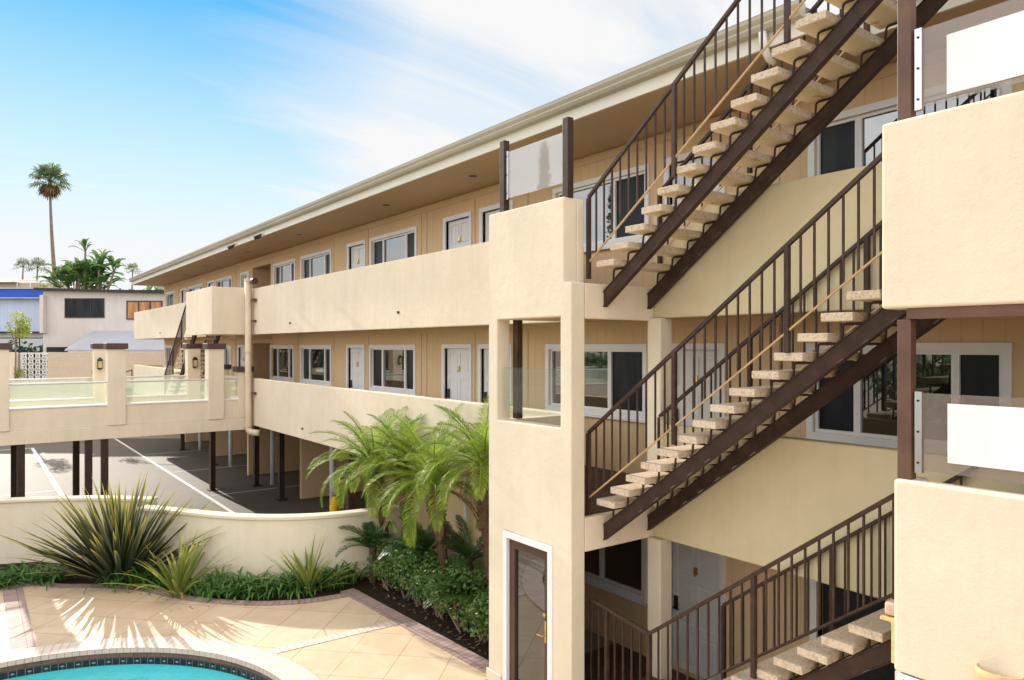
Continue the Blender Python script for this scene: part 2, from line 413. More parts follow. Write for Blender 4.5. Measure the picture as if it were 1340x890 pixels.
win3 = [(41.1, 39.3), (36.4, 33.9), (31.6, 29.45), (28.15, 27.3), (24.45, 22.55), (21.9, 19.7), (17.06, 14.79), (9.75, 7.66)]
win2 = [(41.3, 39.7), (36.4, 33.9), (30.8, 29.5), (24.76, 22.69), (21.95, 19.7), (17.1, 14.85), (9.95, 7.70), (4.90, 2.87)]
win3.append((4.88, 2.87))
dr3 = [(37.75, 36.95), (32.85, 32.0), (18.45, 17.5), (13.45, 12.52), (12.05, 11.1), (7.19, 6.28), (2.2, 1.25)]
dr2 = [(37.75, 36.95), (28.5, 27.6), (18.5, 17.55), (13.5, 12.52), (12.1, 11.15), (7.19, 6.28)]
rec = (26.85, 24.86)
def wall_level(floor, top, wins, doors, recs, name='corridor_wall', u0=-3.0, u1=UEND):
    holes = []
    for a, b in wins: holes.append(rect(b, a, floor+.95, floor+1.95))
    for a, b in doors: holes.append(rect(b, a, floor+.03, floor+1.95))
    for a, b in recs: holes.append(rect(b, a, floor+.03, floor+2.1))
    MB().extrude(rect(u0, u1, floor, top), holes, facade, VW, VW+.16).build(name, 'tan_siding', bld)
    for a, b in recs:
        m = MB(); e = .004
        m.box(b-.1, b-e, VW+.161, VW+4, floor, floor+2.3); m.box(a+e, a+.1, VW+.161, VW+4, floor, floor+2.3); m.box(b-.1, a+.1, VW+4.001, VW+4.1, floor, floor+2.3); m.box(b-.1, a+.1, VW+.161, VW+4, floor+2.301, floor+2.4)
        m.box(b, a, VW+.161, VW+4, floor-.1, floor+.02)
        m.build('stair_passage', 'trim_tan', bld)
    battens = [x for x in [41.5, 38.4, 33.2, 28.9, 24.65, 22.3, 19.5, 17.3, 14.55, 14.3, 12.35, 10.6, 5.4, 2.5, .9] if u0 < x < u1]
    m = MB()
    for x in battens: m.box(x-.03, x+.03, VW-.018, VW-.001, floor+.05, top-.14)
    m.box(u0, u1, VW-.024, VW-.001, top-.14, top-.02)
    m.build('batten', 'trim_tan', bld)

def window(u1, u0, h0, h1, v, flip=False, trim=.085, parts=None, par=None, lay='three'):
    """sliding window: white casing, two frames, glass panes"""
    par = par or bld
    m = MB()
    m.extrude(rect(u0-trim, u1+trim, h0-trim, h1+trim), [rect(u0, u1, h0, h1)], facade, v-.035, v-.001)
    m.box(u0-trim-.03, u1+trim+.03, v-.06, v-.002, h0-trim-.035, h0-trim-.002)
    ww = u1-u0
    if lay == 'three': cuts = [u0, u0+ww*.22, u0+ww*.74, u1]
    elif lay == 'sideL': cuts = [u0, u0+ww*.74, u1]
    elif lay == 'two': cuts = [u0, u0+ww*.5, u1]
    else: cuts = [u0, u0+ww*.34, u1]
    fr = .04
    for a, b in zip(cuts, cuts[1:]):
        m.extrude(rect(a+.001, b-.001, h0, h1), [rect(a+fr, b-fr, h0+fr, h1-fr)], facade, v+.015, v+.09)
    f = m.build('window', 'white_paint', par)
    for k, (a, b) in enumerate(zip(cuts, cuts[1:])):
        dark = (lay == 'three' and k != 1) or (lay == 'side' and k == 0) or (lay == 'sideL' and k == 1)
        if flip: dark = not dark
        MB().box(a+fr-.004, b-fr+.004, v+.05, v+.06, h0+fr-.004, h1-fr+.004).build('screen' if dark else 'pane', 'screen_mesh' if dark else 'window_glass', f)
    return f

def door(u1, u0, floor, v, top=None):
    top = top or floor+1.95
    m = MB(); tr = .09
    m.extrude([(u0-tr, floor), (u0, floor), (u0, top), (u1, top), (u1, floor), (u1+tr, floor), (u1+tr, top+tr), (u0-tr, top+tr)], [], facade, v-.035, v+.10)
    f = m.build('door', 'white_paint', bld)
    d = MB(); w = u1-u0
    ph = [(.06, .30), (.36, .66), (.73, .95)]
    holes = []
    H = top-floor
    for a, b in ph:
        for p, q in ((.12, .46), (.54, .88)): holes.append(rect(u0+w*p, u0+w*q, floor+H*a, floor+H*b))
    d.extrude(rect(u0+.004, u1-.004, floor+.035, top-.004), holes, facade, v+.05, v+.075)
    for hl in holes:
        (a0, b0), (a1, b1) = hl[0], hl[2]
        d.box(a0-.01, a1+.01, v+.066, v+.09, b0-.01, b1+.01); d.box(a0+.04, a1-.04, v+.055, v+.07, b0+.04, b1-.04)
    d.build('leaf', 'door_paint', f, .004, seg=1)
    k = MB()
    k.obox(W(u0+w*.5, v+.035, floor+1.53), (.012, 0, 0), (0, .03, 0), (0, 0, .05)); k.tube([W(u0+w*.5-.03, v+.03, floor+1.5), W(u0+w*.5, v+.01, floor+1.45), W(u0+w*.5+.03, v+.03, floor+1.5)], .01, 6)
    k.build('knocker', 'brass', f)
    k = MB(); uh = u1-.09
    k.box(uh-.03, uh+.03, v+.02, v+.05, floor+.88, floor+1.08); k.tube([W(uh, v+.03, floor+.92), W(uh, v-.03, floor+.92), W(uh-.11, v-.035, floor+.92)], .011, 6)
    k.build('handle', 'dark_metal', f)

wall_level(F3, EAVE, win3, dr3, [rec])
wall_level(F2, P3B+.07, win2, dr2, [rec])
for a, b in win3: window(a, b, F3+.95, F3+1.95, VW, lay='three' if a > 13 else ('sideL' if a < 6 else 'side'))
for a, b in win2: window(a, b, F2+.95, F2+1.95, VW, lay='three' if a > 13 or a < 6 else 'side')
for a, b in dr3: door(a, b, F3, VW)
for a, b in dr2: door(a, b, F2, VW)
# the wide corner window of the middle storey has a third light
# ground floor: rooms behind the stair
g = MB(); gh = [rect(7.72, 9.6, -3.83, -2.75), rect(6.28, 7.19, F1+.03, -2.75), rect(3.9, 4.85, F1+.03, -2.75)]
g.extrude(rect(-3, 9.8, F1, P2B+.05), gh, facade, VW, VW+.16).build('ground_wall', 'tan_siding', bld)
window(9.6, 7.72, -3.83, -2.75, VW, lay='two'); door(7.19, 6.28, F1, VW, -2.75); 
dw = MB(); dw.extrude([(3.81, F1), (3.9, F1), (3.9, -2.75), (4.85, -2.75), (4.85, F1), (4.94, F1), (4.94, -2.66), (3.81, -2.66)], [], facade, VW-.035, VW+.1)
dw = dw.build('doorway', 'white_paint', bld); MB().box(3.895, 4.855, VW+.11, VW+.14, F1, -2.745).build('doorway_dark', 'doorway_black', dw)  # black sheet stands in for the unlit depth of the open doorway
# slabs
sl = MB(); sl.box(-3, UEND, VF+.14, VW-.002, .42, F3); sl.box(6.35, 7.7, VP+.22, VF+.139, .42, F3-.003); sl.box(-3, 2.64, VP+.14, VF+.139, .42, F3-.002)
sl.box(22.52, 25.5, 5.86, VF+.139, .42, F3-.003)
sl.build('floor_slab', 'corridor_floor', bld)
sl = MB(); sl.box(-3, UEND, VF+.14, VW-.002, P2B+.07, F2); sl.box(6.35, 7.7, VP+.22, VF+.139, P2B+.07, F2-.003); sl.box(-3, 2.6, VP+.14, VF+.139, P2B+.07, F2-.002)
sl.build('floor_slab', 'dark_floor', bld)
cl = MB(); cl.box(-3, UEND-.02, VF+.145, VW-.03, .400, .418); cl.box(6.4, 7.69, VP+.23, VF+.14, .400, .417); cl.box(-3, 2.62, VP+.15, VF+.14, .400, .417)
cl.build('walkway_ceiling', 'trim_tan', bld)
cl = MB(); cl.box(-3, 13, VF+.145, VW-.03, P2B+.05, P2B+.068); cl.build('walkway_ceiling', 'trim_tan', bld)
# parapets along the facade
def parapet(u0, u1, h0, h1, v0=VF, th=.14, m='cream_stucco', name='parapet'):
    return MB().box(u0, u1, v0, v0+th, h0, h1).build(name, m, bld, .018)
parapet(7.893, UEND+.26, P3B, P3T); parapet(7.893, UEND+.26, P2B, P2T)
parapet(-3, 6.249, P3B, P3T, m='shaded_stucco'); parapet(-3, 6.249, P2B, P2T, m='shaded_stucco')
for hb, ht in ((P3B, P3T), (P2B, P2T)): MB().box(UEND+.12, UEND+.26, VF+.141, VW, hb, ht).build('parapet', 'cream_stucco', bld, .018)
# landing edge beams the stairs hang from, and corner columns
for hb, ht in ((.32, F3), (P2B, F2)):
    MB().box(6.252, 6.349, VP+.222, VF+.139, hb, ht-.004).build('landing_beam', 'cream_stucco', bld, .012)
for hb, ht in ((F1, P2B-.002), (F2, P3B-.002)):
    MB().box(6.075, 6.29, 6.84, 7.06, hb, ht).build('column', 'pale_stucco', bld, .012)
# stair pier with window opening and glazed gate opening
pier = MB().extrude([(6.25, DECK-.4), (6.58, DECK-.4), (6.58, -2.37), (7.56, -2.37), (7.56, DECK-.4), (7.89, DECK-.4), (7.89, P3T), (6.39, P3T), (6.39, F3), (6.25, F3)],
                    [rect(6.44, 7.71, P2T+.01, P3B-.005)], facade, VP, VP+.215)
pier.build('stair_pier', 'pale_stucco', bld, .015)
m = MB(); m.box(7.675, 7.89, VP+.216, VF+.0, P3B, P3T); m.build('parapet', 'cream_stucco', bld, .015)
m = MB(); m.box(7.70, 7.885, VP+.216, VF, DECK-.3, P2T); m.build('pier_return', 'pale_stucco', bld, .01)
for a, b in ((7.60, 7.915), (6.22, 6.5)): MB().box(a, b, VP-.028, VP-.002, DECK, DECK+.16).build('plinth', 'pale_stucco', bld, .01)
m = MB(); m.box(6.39, 6.52, VP+.216, 5.86, P3B, P3T-.002); m.build('parapet', 'cream_stucco', bld, .012)
# pool gate door
gd = MB(); gd.extrude([(6.58, DECK), (6.66, DECK), (6.66, -2.45), (7.48, -2.45), (7.48, DECK), (7.56, DECK), (7.56, -2.372), (6.58, -2.372)], [], facade, VP-.015, VP+.09)
gd = gd.build('gate_door', 'white_paint', bld)
l = MB().extrude(rect(6.665, 7.475, DECK+.01, -2.455), [rect(6.765, 7.365, DECK+.18, -2.575)], facade, VP+.03, VP+.07).build('leaf', 'door_brown', gd, .004)
pn = MB(); pn.hexa([W(6.76, VP+.034, DECK+.175), W(7.37, VP+.062, DECK+.175), W(7.37, VP+.066, DECK+.175), W(6.76, VP+.038, DECK+.175), W(6.76, VP+.034, -2.57), W(7.37, VP+.062, -2.57), W(7.37, VP+.066, -2.57), W(6.76, VP+.038, -2.57)])
pn.build('pane', 'gate_glass', gd)
h = MB(); h.box(6.712, 6.742, VP+.012, VP+.03, DECK+.86, DECK+1.12); h.tube([W(6.725, VP+.02, DECK+.95), W(6.725, VP-.04, DECK+.95), W(6.82, VP-.045, DECK+.95)], .008, 8); h.tube([W(6.725, VP+.02, DECK+1.2), W(6.725, VP-.01, DECK+1.2)], .028, 10)
h.build('handle', 'brass', gd)
# right hand balconies
def balcony(u1, hb, ht):
    m = MB(); m.extrude([(u1, VP), (-3, VP), (-3, VP+.14), (u1-.14, VP+.14), (u1-.14, 5.8), (u1, 5.8)], [], plan, hb, ht)
    return m.build('balcony_wall', 'pale_stucco', bld, .022, seg=3)
balcony(2.72, P3B-.07, P3T-.06); balcony(2.63, P2B-.02, P2T-.02)
m = MB(); m.box(-3, 2.55, VP+.03, VP+.11, P3B-.15, P3B-.072); m.box(-3, 2.6, 6.83, 6.905, P3B-.1, P3B+.06); m.build('steel_beam', 'rust_steel', bld)
m = MB(); m.box(2.32, 2.628, VP+.02, 6.95, F1, P2B-.03); m.build('ground_pier', 'pale_stucco', bld)
for hb, ht in ((-2.42, -1.95),):
    x = MB(); x.obox(W(2.72, 5.72, -2.02), (.06, 0, 0), (0, .045, 0), (0, 0, .05)); x.build('broken_plaster', 'raw_plaster', bld, .02)
    x = MB(); x.obox(W(2.69, 5.70, -2.25), (.055, 0, 0), (0, .012, 0), (0, 0, .17)); x.obox(W(2.74, 5.70, -2.1), (.05, 0, 0), (0, .05, 0), (0, 0, .012)); x.build('exposed_lath', 'broken_lath', bld, .004)
# far landing box on the top storey
m = MB(); m.extrude([(22.4, VF-.001), (22.4, 5.74), (25.56, 5.74), (25.56, 5.88), (22.54, 5.88), (22.54, VF-.001)], [], plan, P3B, P3T+.02)
m.build('landing_parapet', 'cream_stucco', bld, .018)
MB().box(22.42, 25.55, 5.76, VF-.002, P3B+.005, P3B+.068).build('walkway_ceiling', 'trim_tan', bld)
# wall closing the ground storey beside the hedge
m = MB(); m.box(7.9, 12.9, 7.02, 7.14, DECK-.3, P2B+.04); m.build('ground_wall', 'trim_tan', bld)
m = MB()
for x in (8.6, 9.9, 11.4, 12.6): m.box(x, x+.08, 6.985, 7.018, DECK, P2B)
m.build('batten', 'pale_stucco', bld)
MB().tube([W(10.6, 6.93, DECK), W(10.6, 6.93, P2B)], .035, 8).build('conduit', 'white_pipe', bld, smooth=True)
# roof: soffit, fascia, gutter
UR = 41.95
rp = [(-4, 7.40), (4.1, 7.40), (4.1, 6.82), (UR, 6.82), (UR, 17.5), (-4, 17.5)]
MB().extrude(rp, [], plan, EAVE, EAVE+.03).build('soffit', 'soffit_paint', bld)
fa = MB(); fa.box(4.1, UR+.03, 6.785, 6.818, EAVE-.015, EAVE+.19); fa.box(UR+.002, UR+.035, 6.819, 17.5, EAVE-.015, EAVE+.19); fa.box(-4, 4.098, 7.365, 7.398, EAVE-.015, EAVE+.19); fa.box(4.068, 4.099, 6.8, 7.364, EAVE-.015, EAVE+.19)
fa.build('fascia', 'cream_paint', bld)
gt = MB(); prof = [(6.784, EAVE+.14), (6.70, EAVE+.15), (6.67, EAVE+.19), (6.69, EAVE+.22), (6.66, EAVE+.26), (6.655, EAVE+.30), (6.675, EAVE+.30), (6.784, EAVE+.29)]
gt.extrude(prof, [], cross, 4.1, UR+.03); gt.build('gutter', 'gutter_paint', bld)
rf = MB(); rf.extrude([(6.72, EAVE+.302), (6.70, EAVE+.33), (12, EAVE+.52), (17.5, EAVE+.33), (17.5, EAVE+.2), (6.83, EAVE+.2), (6.83, EAVE+.302)], [], cross, 4.2, UR)
rf.extrude([(7.3, EAVE+.25), (7.3, EAVE+.3), (12, EAVE+.52), (17.5, EAVE+.33), (17.5, EAVE+.2), (7.3, EAVE+.2)], [], cross, -4, 4.19)
rf.build('roof', 'roofing', bld)
MB().extrude([(6.95, EAVE+.34), (6.95, EAVE+.42), (9, EAVE+.5), (9, EAVE+.4)], [], cross, 19.0, UR-.3).build('roof_edge', 'roofing', bld)
d = MB(); d.tube([W(4.55, 6.72, EAVE+.14), W(4.55, 6.74, EAVE-.02), W(4.55, 6.90, EAVE-.16)], .045, 8); d.build('downspout', 'white_paint', bld, smooth=True)
for u in (11.3, 14.8, 20.2, 24.9, 30.5):
    m = MB(); m.tube([W(u, 7.55, EAVE-.004), W(u, 7.55, EAVE-.001)], .085, 16); o = m.build('downlight', 'dark_metal', bld)
# back mass of the building (rooms behind the walkway wall)
MB().box(-3, UEND, VW+4.12, 17, DECK+.3, EAVE-.005).build('rear_block', 'trim_tan', bld)
# little drain spouts in the parapets
for u, hh in ((19.1, .62), (13.0, .68), (18.2, -2.12), (35.5, .6), (9.5, 1.05), (9.5, -1.7)):
    m = MB(); m.tube([W(u, VF+.02, hh), W(u, VF-.035, hh-.005)], .028, 8); m.build('drain_spout', 'rust_steel', bld)
# under-walkway beam steps seen left of the recess
MB().box(24.7, 27.0, VF+.16, VW-.03, .25, .398).build('dropped_beam', 'trim_tan', bld)
# carport below
cc = MB(); cc.box(13.0, UEND, VF+.141, 17, P2B-.02, P2B+.06); cc.build('carport_ceiling', 'soffit_paint', bld)
for i, u in enumerate((13.1, 18.0, 23.7, 29.3, 35.3, 41.5)):
    v0 = (7.15, 8.95, 8.95, 8.9, 9.15, 9.3)[i]
    MB().box(u, u+.16, v0, 14, PARK+.02, P2B-.025).build('carport_partition', 'trim_tan', bld)
MB().box(13.1, UEND, 14.0, 14.15, PARK, P2B-.025).build('carport_back_wall', 'trim_tan', bld)
for u, v in ((27.2, 7.0), (27.05, 8.5), (24.1, 8.4), (33.0, 8.5), (15.5, 7.0), (38.5, 8.5)):
    m = MB(); m.box(u-.085, u+.085, v-.085, v+.085, PARK, P2B-.021); m.box(u-.16, u+.16, v-.16, v+.16, PARK+.005, PARK+.03)
    m.build('steel_post', 'brown_steel', bld)
for u, v in ((32.1, 9.0), (26.9, 9.05), (38.0, 9.2), (20.9, 8.85), (43.0, 9.5)):
    MB().tube([W(u, v, PARK), W(u, v, P2B-.021)], .085, 12).build('pipe_column', 'white_pipe', bld, smooth=True)

# ================================================================== things fixed to the building
def lattice_screen(label, u0, u1, v, hg0, hg1, gm, posts, white=None, channel=None):
    t = thing('privacy_screen', label, 'screen', W((u0+u1)/2, v, hg0), 'glass screens on the balcony walls')
    for (pu, pv, h0, h1, m) in posts: MB().box(pu-.05, pu+.05, pv-.045, pv+.045, h0, h1).build('post', m, t, .006)
    MB().box(u0, u1, v-.006, v+.006, hg0, hg1).build('glass_panel', gm, t)
    if white: MB().box(white[0], white[1], v-.022, v-.010, white[2], white[3]).build('white_board', 'acrylic_white', t, .003)
    if channel:
        for cu in channel: MB().box(cu-.025, cu+.025, v-.02, v+.02, hg0-.02, hg1+.01).build('channel', 'bright_metal', t)
        m = MB()
        for cu in channel:
            for q in (.1, .5, .9): m.tube([W(cu, v-.020, hg0+(hg1-hg0)*q), W(cu, v-.027, hg0+(hg1-hg0)*q)], .009, 8)
        m.build('bolts', 'dark_metal', t)
    return t
lattice_screen('frosted pane between two brown posts on top of the stair pier', 6.44, 7.62, 5.64, 1.93, 2.53, 'frosted_panel',
               [(7.69, 5.64, P3T-.001, 2.69, 'brown_steel'), (6.43, 5.64, P3T-.001, 2.68, 'brown_steel')], channel=(7.61,))
lattice_screen('low clear glass pane inside the window opening of the stair pier', 6.441, 7.64, 5.60, -.85, -.27, 'clear_glass', [(7.60, 5.79, P2T+.02, P3B-.01, 'brown_steel')])
lattice_screen('glass pane with a white board on the topmost balcony', -2.6, 2.50, 5.62, 1.76, 2.33, 'tint_panel',
               [(2.575, 5.62, P3T-.1, 3.175, 'rust_steel'), (-2.7, 5.62, P3T-.1, 3.175, 'rust_steel')], white=(-2.5, 2.29, 1.80, 2.225), channel=(2.485,))
lattice_screen('glass pane with a white board on the middle balcony', -2.6, 2.50, 5.62, -.915, -.345, 'tint_panel',
               [(2.575, 5.62, P2T-.03, P3B-.152, 'rust_steel'), (-2.7, 5.62, P2T-.03, P3B-.152, 'rust_steel')], white=(-2.5, 2.285, -.835, -.41), channel=(2.485,))
# big drain pipe
dp = thing('drain_pipe', 'thick cream drain pipe running down the facade beside the boxed landing', 'pipe', W(22.22, 6.72, -2.7))
MB().tube([W(22.22, 6.74, 2.0), W(22.22, 6.74, -2.46), W(22.2, 6.76, -2.54), W(22.12, 6.82, -2.585), W(21.85, 6.95, -2.59)], .095, 14).build('pipe_run', 'pipe_paint', dp, smooth=True)
m = MB(); m.tube([W(22.22, 6.74, 1.93), W(22.22, 6.74, 2.03)], .112, 14); m.tube([W(22.22, 6.74, -2.42), W(22.22, 6.74, -2.34)], .112, 14); m.tube([W(22.22, 6.74, -.2), W(22.22, 6.74, -.14)], .108, 14); m.build('collar', 'pipe_paint', dp)
m = MB(); m.tube([W(21.95, 6.80, 1.93), W(21.75, 6.80, 1.93)], .10, 10); m.build('end_cap', 'maroon_cap', dp)
m = MB(); m.box(21.9, 22.1, 6.78, 6.905, 1.34, 1.42); m.box(21.95, 22.1, 6.8, 6.905, .72, .78); m.box(21.95, 22.1, 6.8, 6.905, -1.45, -1.38); m.build('bracket', 'rust_steel', dp)
# floodlights on the fascia
def flood(u, lab):
    t = thing('floodlight', lab, 'light', W(u, 6.70, EAVE), 'floodlights on the white fascia')
    MB().tube([W(u, 6.784, EAVE+.05), W(u, 6.74, EAVE+.05)], .045, 12).build('base', 'white_paint', t)
    for du in (-.16, .14):
        m = MB(); m.tube([W(u, 6.73, EAVE+.04), W(u+du*.4, 6.70, EAVE+.0), W(u+du*.6, 6.66, EAVE-.03), W(u+du, 6.58, EAVE-.09)], [.015, .02, .045, .06], 12); m.build('lamp_head', 'dark_metal', t, smooth=False)
flood(20.96, 'black floodlight on the fascia, the one nearer the frosted pane'); flood(23.57, 'small twin floodlight on the fascia above the boxed landing')

# ------------------------------------------------------------------ stairs
RUN, RISE = .232, .1718
def nose(u): return -.918 + (5.03-u)*RISE/RUN
def staircase(label, dh, n0, n1, ush=0., rail='tan_rail', guard=False, ustart=6.25, lowdetail=False, utop=2.45):
    t = thing('staircase', label, 'stairs', W(6.2+ush, 6.4, dh-2), 'steel stairs with concrete treads')
    N = lambda u: nose(u-ush)+dh
    us, ue = ustart+ush, utop+ush
    for v0, v1 in ((6.03, 6.085), (6.79, 6.845)):
        m = MB()
        m.extrude([(us, N(us)-.485), (us, N(us)-.298), (ue, N(ue)-.298), (ue, N(ue)-.485)], [], facade, v0+.012, v1-.012)
        for off in (.304, .479):        # flanges
            m.extrude([(us, N(us)-off-.008), (us, N(us)-off+.008), (ue, N(ue)-off+.008), (ue, N(ue)-off-.008)], [], facade, v0, v1+.02)
        m.build('stringer', 'brown_steel', t, .003, seg=1)
    for n in range(n0, n1+1):
        u = 5.03 - RUN*n + ush; h = -.918 + RISE*n + dh
        m = MB(); j = random.uniform(-.008, .008)
        m.box(u-.285+j, u+j, 5.87+random.uniform(-.012, .012), 6.885, h-.074, h)
        o = m.build('tread', ['aggregate', 'tread_underside'], t, .009)
        for p in o.data.polygons:
            if p.normal.z < -.5: p.material_index = 1
        # bent rod brackets
        for v in (6.055, 6.815):
            b = MB(); uu = u-.10
            b.tube([W(uu+.01, v, N(uu)-.32), W(uu, v, h-.12), W(uu-.008, v, h-.10), W(uu-.03, v, h-.093), W(u-.275, v, h-.093)], .0125, 6)
            b.build('bracket', 'brown_steel', t)
    for v, det in ((5.85, 1), (6.86, 1)):
        a, b = (us+.05 if v < 6 else us-.15), ue+.12
        off0, off1 = .07, .84
        r = MB(); r.bar(W(a, v, N(a)+off1), W(b, v, N(b)+off1), .04, .035); 
        if guard and v < 6: r.bar(W(a, v, N(a)+off1), W(6.27, v, N(a)+off1+.12), .04, .035)
        r = r.build('railing', 'brown_steel', t)
        q = MB(); q.bar(W(a, v, N(a)+off0), W(b, v, N(b)+off0), .019, .016); q.build('bottom_rail', rail, r)
        k = 0; u = a
        step = .1295
        while u > b:
            if k % 10 == 0:
                MB().box(u-.022, u+.022, v-.022, v+.022, N(u)-.12, N(u)+off1-.01).build('newel', 'brown_steel', r)
            else:
                MB().box(u-.0085, u+.0085, v-.0085, v+.0085, N(u)+off0, N(u)+off1).build('baluster', 'brown_steel', r)
            u -= step; k += 1
        if guard and v < 6:
            u = a+step; k = 1
            while u < 6.27:
                hb = N(a)+off1+.12*(u-a)/.92
                if k % 5 == 0: MB().box(u-.02, u+.02, v-.02, v+.02, hb-1.0, hb-.01).build('newel', 'brown_steel', r)
                else: MB().box(u-.0085, u+.0085, v-.0085, v+.0085, hb-.95, hb).build('baluster', 'brown_steel', r)
                u += step; k += 1
    return t
staircase('topmost stair flight climbing past the roof edge from the pier landing', 2.77, -5, 11, utop=2.30)
staircase('middle stair flight rising from the pier landing to the upper right balcony', 0, -5, 8)
staircase('lowest stair flight at the bottom edge with its own brown bottom rail', -2.77, -2, 8, rail='brown_steel', guard=True, ustart=5.30)
staircase('distant stair flight below the boxed landing behind the footbridge', 0, -5, 8, ush=22.95)
# stair landing at the bottom
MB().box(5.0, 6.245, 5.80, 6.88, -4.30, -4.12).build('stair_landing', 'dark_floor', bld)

# ------------------------------------------------------------------ footbridge
fb = thing('footbridge', 'cream footbridge with glass panels and capped pillars leading to the walkway', 'bridge', W(24, 2, PARK))
UB0, UB1 = 22.4, 25.7
MB().box(UB0+.05, UB1-.05, -9, VF-.002, -2.16, -2.02).build('deck', 'terrace_concrete', fb)
for u0, u1 in ((UB0, UB0+.2), (UB1-.2, UB1)):
    MB().box(u0-.03, u1+.03, -9, VF-.004, -2.52, -2.161).build('beam', 'cream_stucco', fb, .01)
    MB().box(u0, u1, -9, VF-.006, -2.158, -1.62).build('parapet', 'cream_stucco', fb, .01)
    MB().box(u0-.02, u1+.02, -9, VF-.02, -1.618, -1.575).build('coping', 'white_paint', fb, .006)
    r = MB(); r.tube([W((u0+u1)/2, -9, -.98), W((u0+u1)/2, VF-.03, -.98)], .028, 8); r.build('top_rail', 'white_paint', fb, smooth=True)
    MB().box((u0+u1)/2-.006, (u0+u1)/2+.006, -9, VF-.03, -1.574, -1.0).build('glass_panel', 'bridge_glass', fb)
def pillar(u, v, top=-.08, w=.24, name='pillar', low=-2.158):
    p = MB().box(u-w, u+w, v-w, v+w, low, top).build(name, 'cream_stucco', fb, .012)
    MB().box(u-w-.05, u+w+.05, v-w-.05, v+w+.05, top+.002, top+.16).build('cap', 'brown_cap', p, .012)
near = [(.55, 1), (2.55, 0), (5.25, 0)]
PV = [.62, 3.26, 5.86]
for v in PV: pillar(UB0+.16, v, w=.22)
for v in (3.28, 5.95): pillar(UB1-.16, v, w=.2)
pillar(UB0+.17, 6.70, -.78, .2); pillar(UB1-.2, 6.84, -.78, .22)
for u, v in ((UB0+.1, 1.09), (UB0+.1, 2.6), (UB0+.1, 2.98), (UB1-.1, 1.08), (UB1-.1, 2.63)):
    MB().box(u-.085, u+.085, v-.085, v+.085, PARK, -2.525).build('post', 'brown_steel', fb)
def lantern(u, v, lab):
    t = thing('wall_lantern', lab, 'lantern', W(u, v, -.55), 'lanterns on the bridge pillars'); nb = len(bpy.data.objects)
    b = MB()
    b.box(u-.12, u+.015, v-.10, v+.10, -.74, -.71); b.box(u-.11, u+.015, v-.09, v+.09, -.42, -.39)
    for du in (-.11, -.01):
        for dv in (-.09, .08): b.box(u+du, u+du+.014, v+dv, v+dv+.014, -.71, -.42)
    b.hexa([W(u-.13, v-.11, -.388), W(u+.015, v-.11, -.388), W(u+.015, v+.11, -.388), W(u-.13, v+.11, -.388), W(u-.07, v-.03, -.28), W(u-.03, v-.03, -.28), W(u-.03, v+.03, -.28), W(u-.07, v+.03, -.28)])
    b.box(u+.016, u+.03, v-.06, v+.06, -.78, -.36)
    b.build('lantern_frame', 'dark_metal', t)
    MB().box(u-.098, u+.0, v-.078, v+.078, -.708, -.423).build('glass', 'amber_glass', t)
    t.location = W(u, v, -.55)+Vector((0, .006, 0)); t.scale = (.74, .74, .74)
t_l = lantern(UB1-.43, 3.22, 'dark lantern with amber glass on the far bridge pillar nearer the pool'); lantern(UB1-.43, 5.95, 'dark lantern with amber glass on the pillar beside the distant stair')

# ================================================================== ground
gm = MB(); gm.quad(W(-400, -500, PARK-.03), W(700, -500, PARK-.03), W(700, 500, PARK-.03), W(-400, 500, PARK-.03)); struct(gm.build('ground', 'ground_dust'))
lot = MB(); lot.quad(W(13, -25, PARK), W(48, -25, PARK), W(48, 6.6, PARK), W(13, 6.6, PARK)); struct(lot.build('parking_lot', 'asphalt'))
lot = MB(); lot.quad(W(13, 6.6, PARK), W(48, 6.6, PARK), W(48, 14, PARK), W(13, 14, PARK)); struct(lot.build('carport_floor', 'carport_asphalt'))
mk = MB(); hm = PARK+.005
def line(p, q, w=.10):
    d = Vector((q[0]-p[0], q[1]-p[1])).normalized(); n = Vector((-d.y, d.x))*w/2
    mk.quad(W(p[0]+n.x, p[1]+n.y, hm), W(q[0]+n.x, q[1]+n.y, hm), W(q[0]-n.x, q[1]-n.y, hm), W(p[0]-n.x, p[1]-n.y, hm))
line((20, 6.55), (46, 6.55), .12)
for u in (21, 26.2, 32, 38): line((u, 6.7), (u, 12), .06)
for v in (2.6, -.2, -3.2, -6): line((28, v), (44, v), .16)
line((30.5, -14), (30.5, 2.5), .12); line((43.9, -14), (43.9, 2.6), .14)
struct(mk.build('parking_marking', 'road_paint'))
# pool deck
PC, PR = (9.17, .15), 3.2
def pool_r(a):   # round at the far side, a bulge towards the stair pier
    d = (a-radians(106)+pi) % (2*pi)-pi
    return PR

def ring(c, r, n=96, a0=0, a1=2*pi): return [(c[0]+r*cos(a0+(a1-a0)*k/n), c[1]+r*sin(a0+(a1-a0)*k/n)) for k in range(n)]
edge = [(16.5, -6), (16.35, .25), (15.7, 1.5), (14.75, 2.55), (13.6, 3.2), (12.75, 3.95), (12.3, 4.7), (12.15, 5.65), (8.1, 5.86), (7.92, 5.5)]
deckpoly = edge + [(6.2, 5.5), (6.2, 5.78), (2.4, 5.78), (2.4, 5.5), (-6, 5.5), (-6, -6)]
MB().extrude(deckpoly, [[(PC[0]+(pool_r(2*pi*k/120)+.33)*cos(2*pi*k/120), PC[1]+(pool_r(2*pi*k/120)+.33)*sin(2*pi*k/120)) for k in range(120)]], plan, DECK-.12, DECK).build('pool_deck', 'deck_tile')['kind'] = 'structure'
fl = MB(); fl.quad(W(-6, 5.78, F1), W(8.3, 5.78, F1), W(8.3, 8.3, F1), W(-6, 8.3, F1)); o = struct(fl.build('lower_floor', 'dark_floor'))
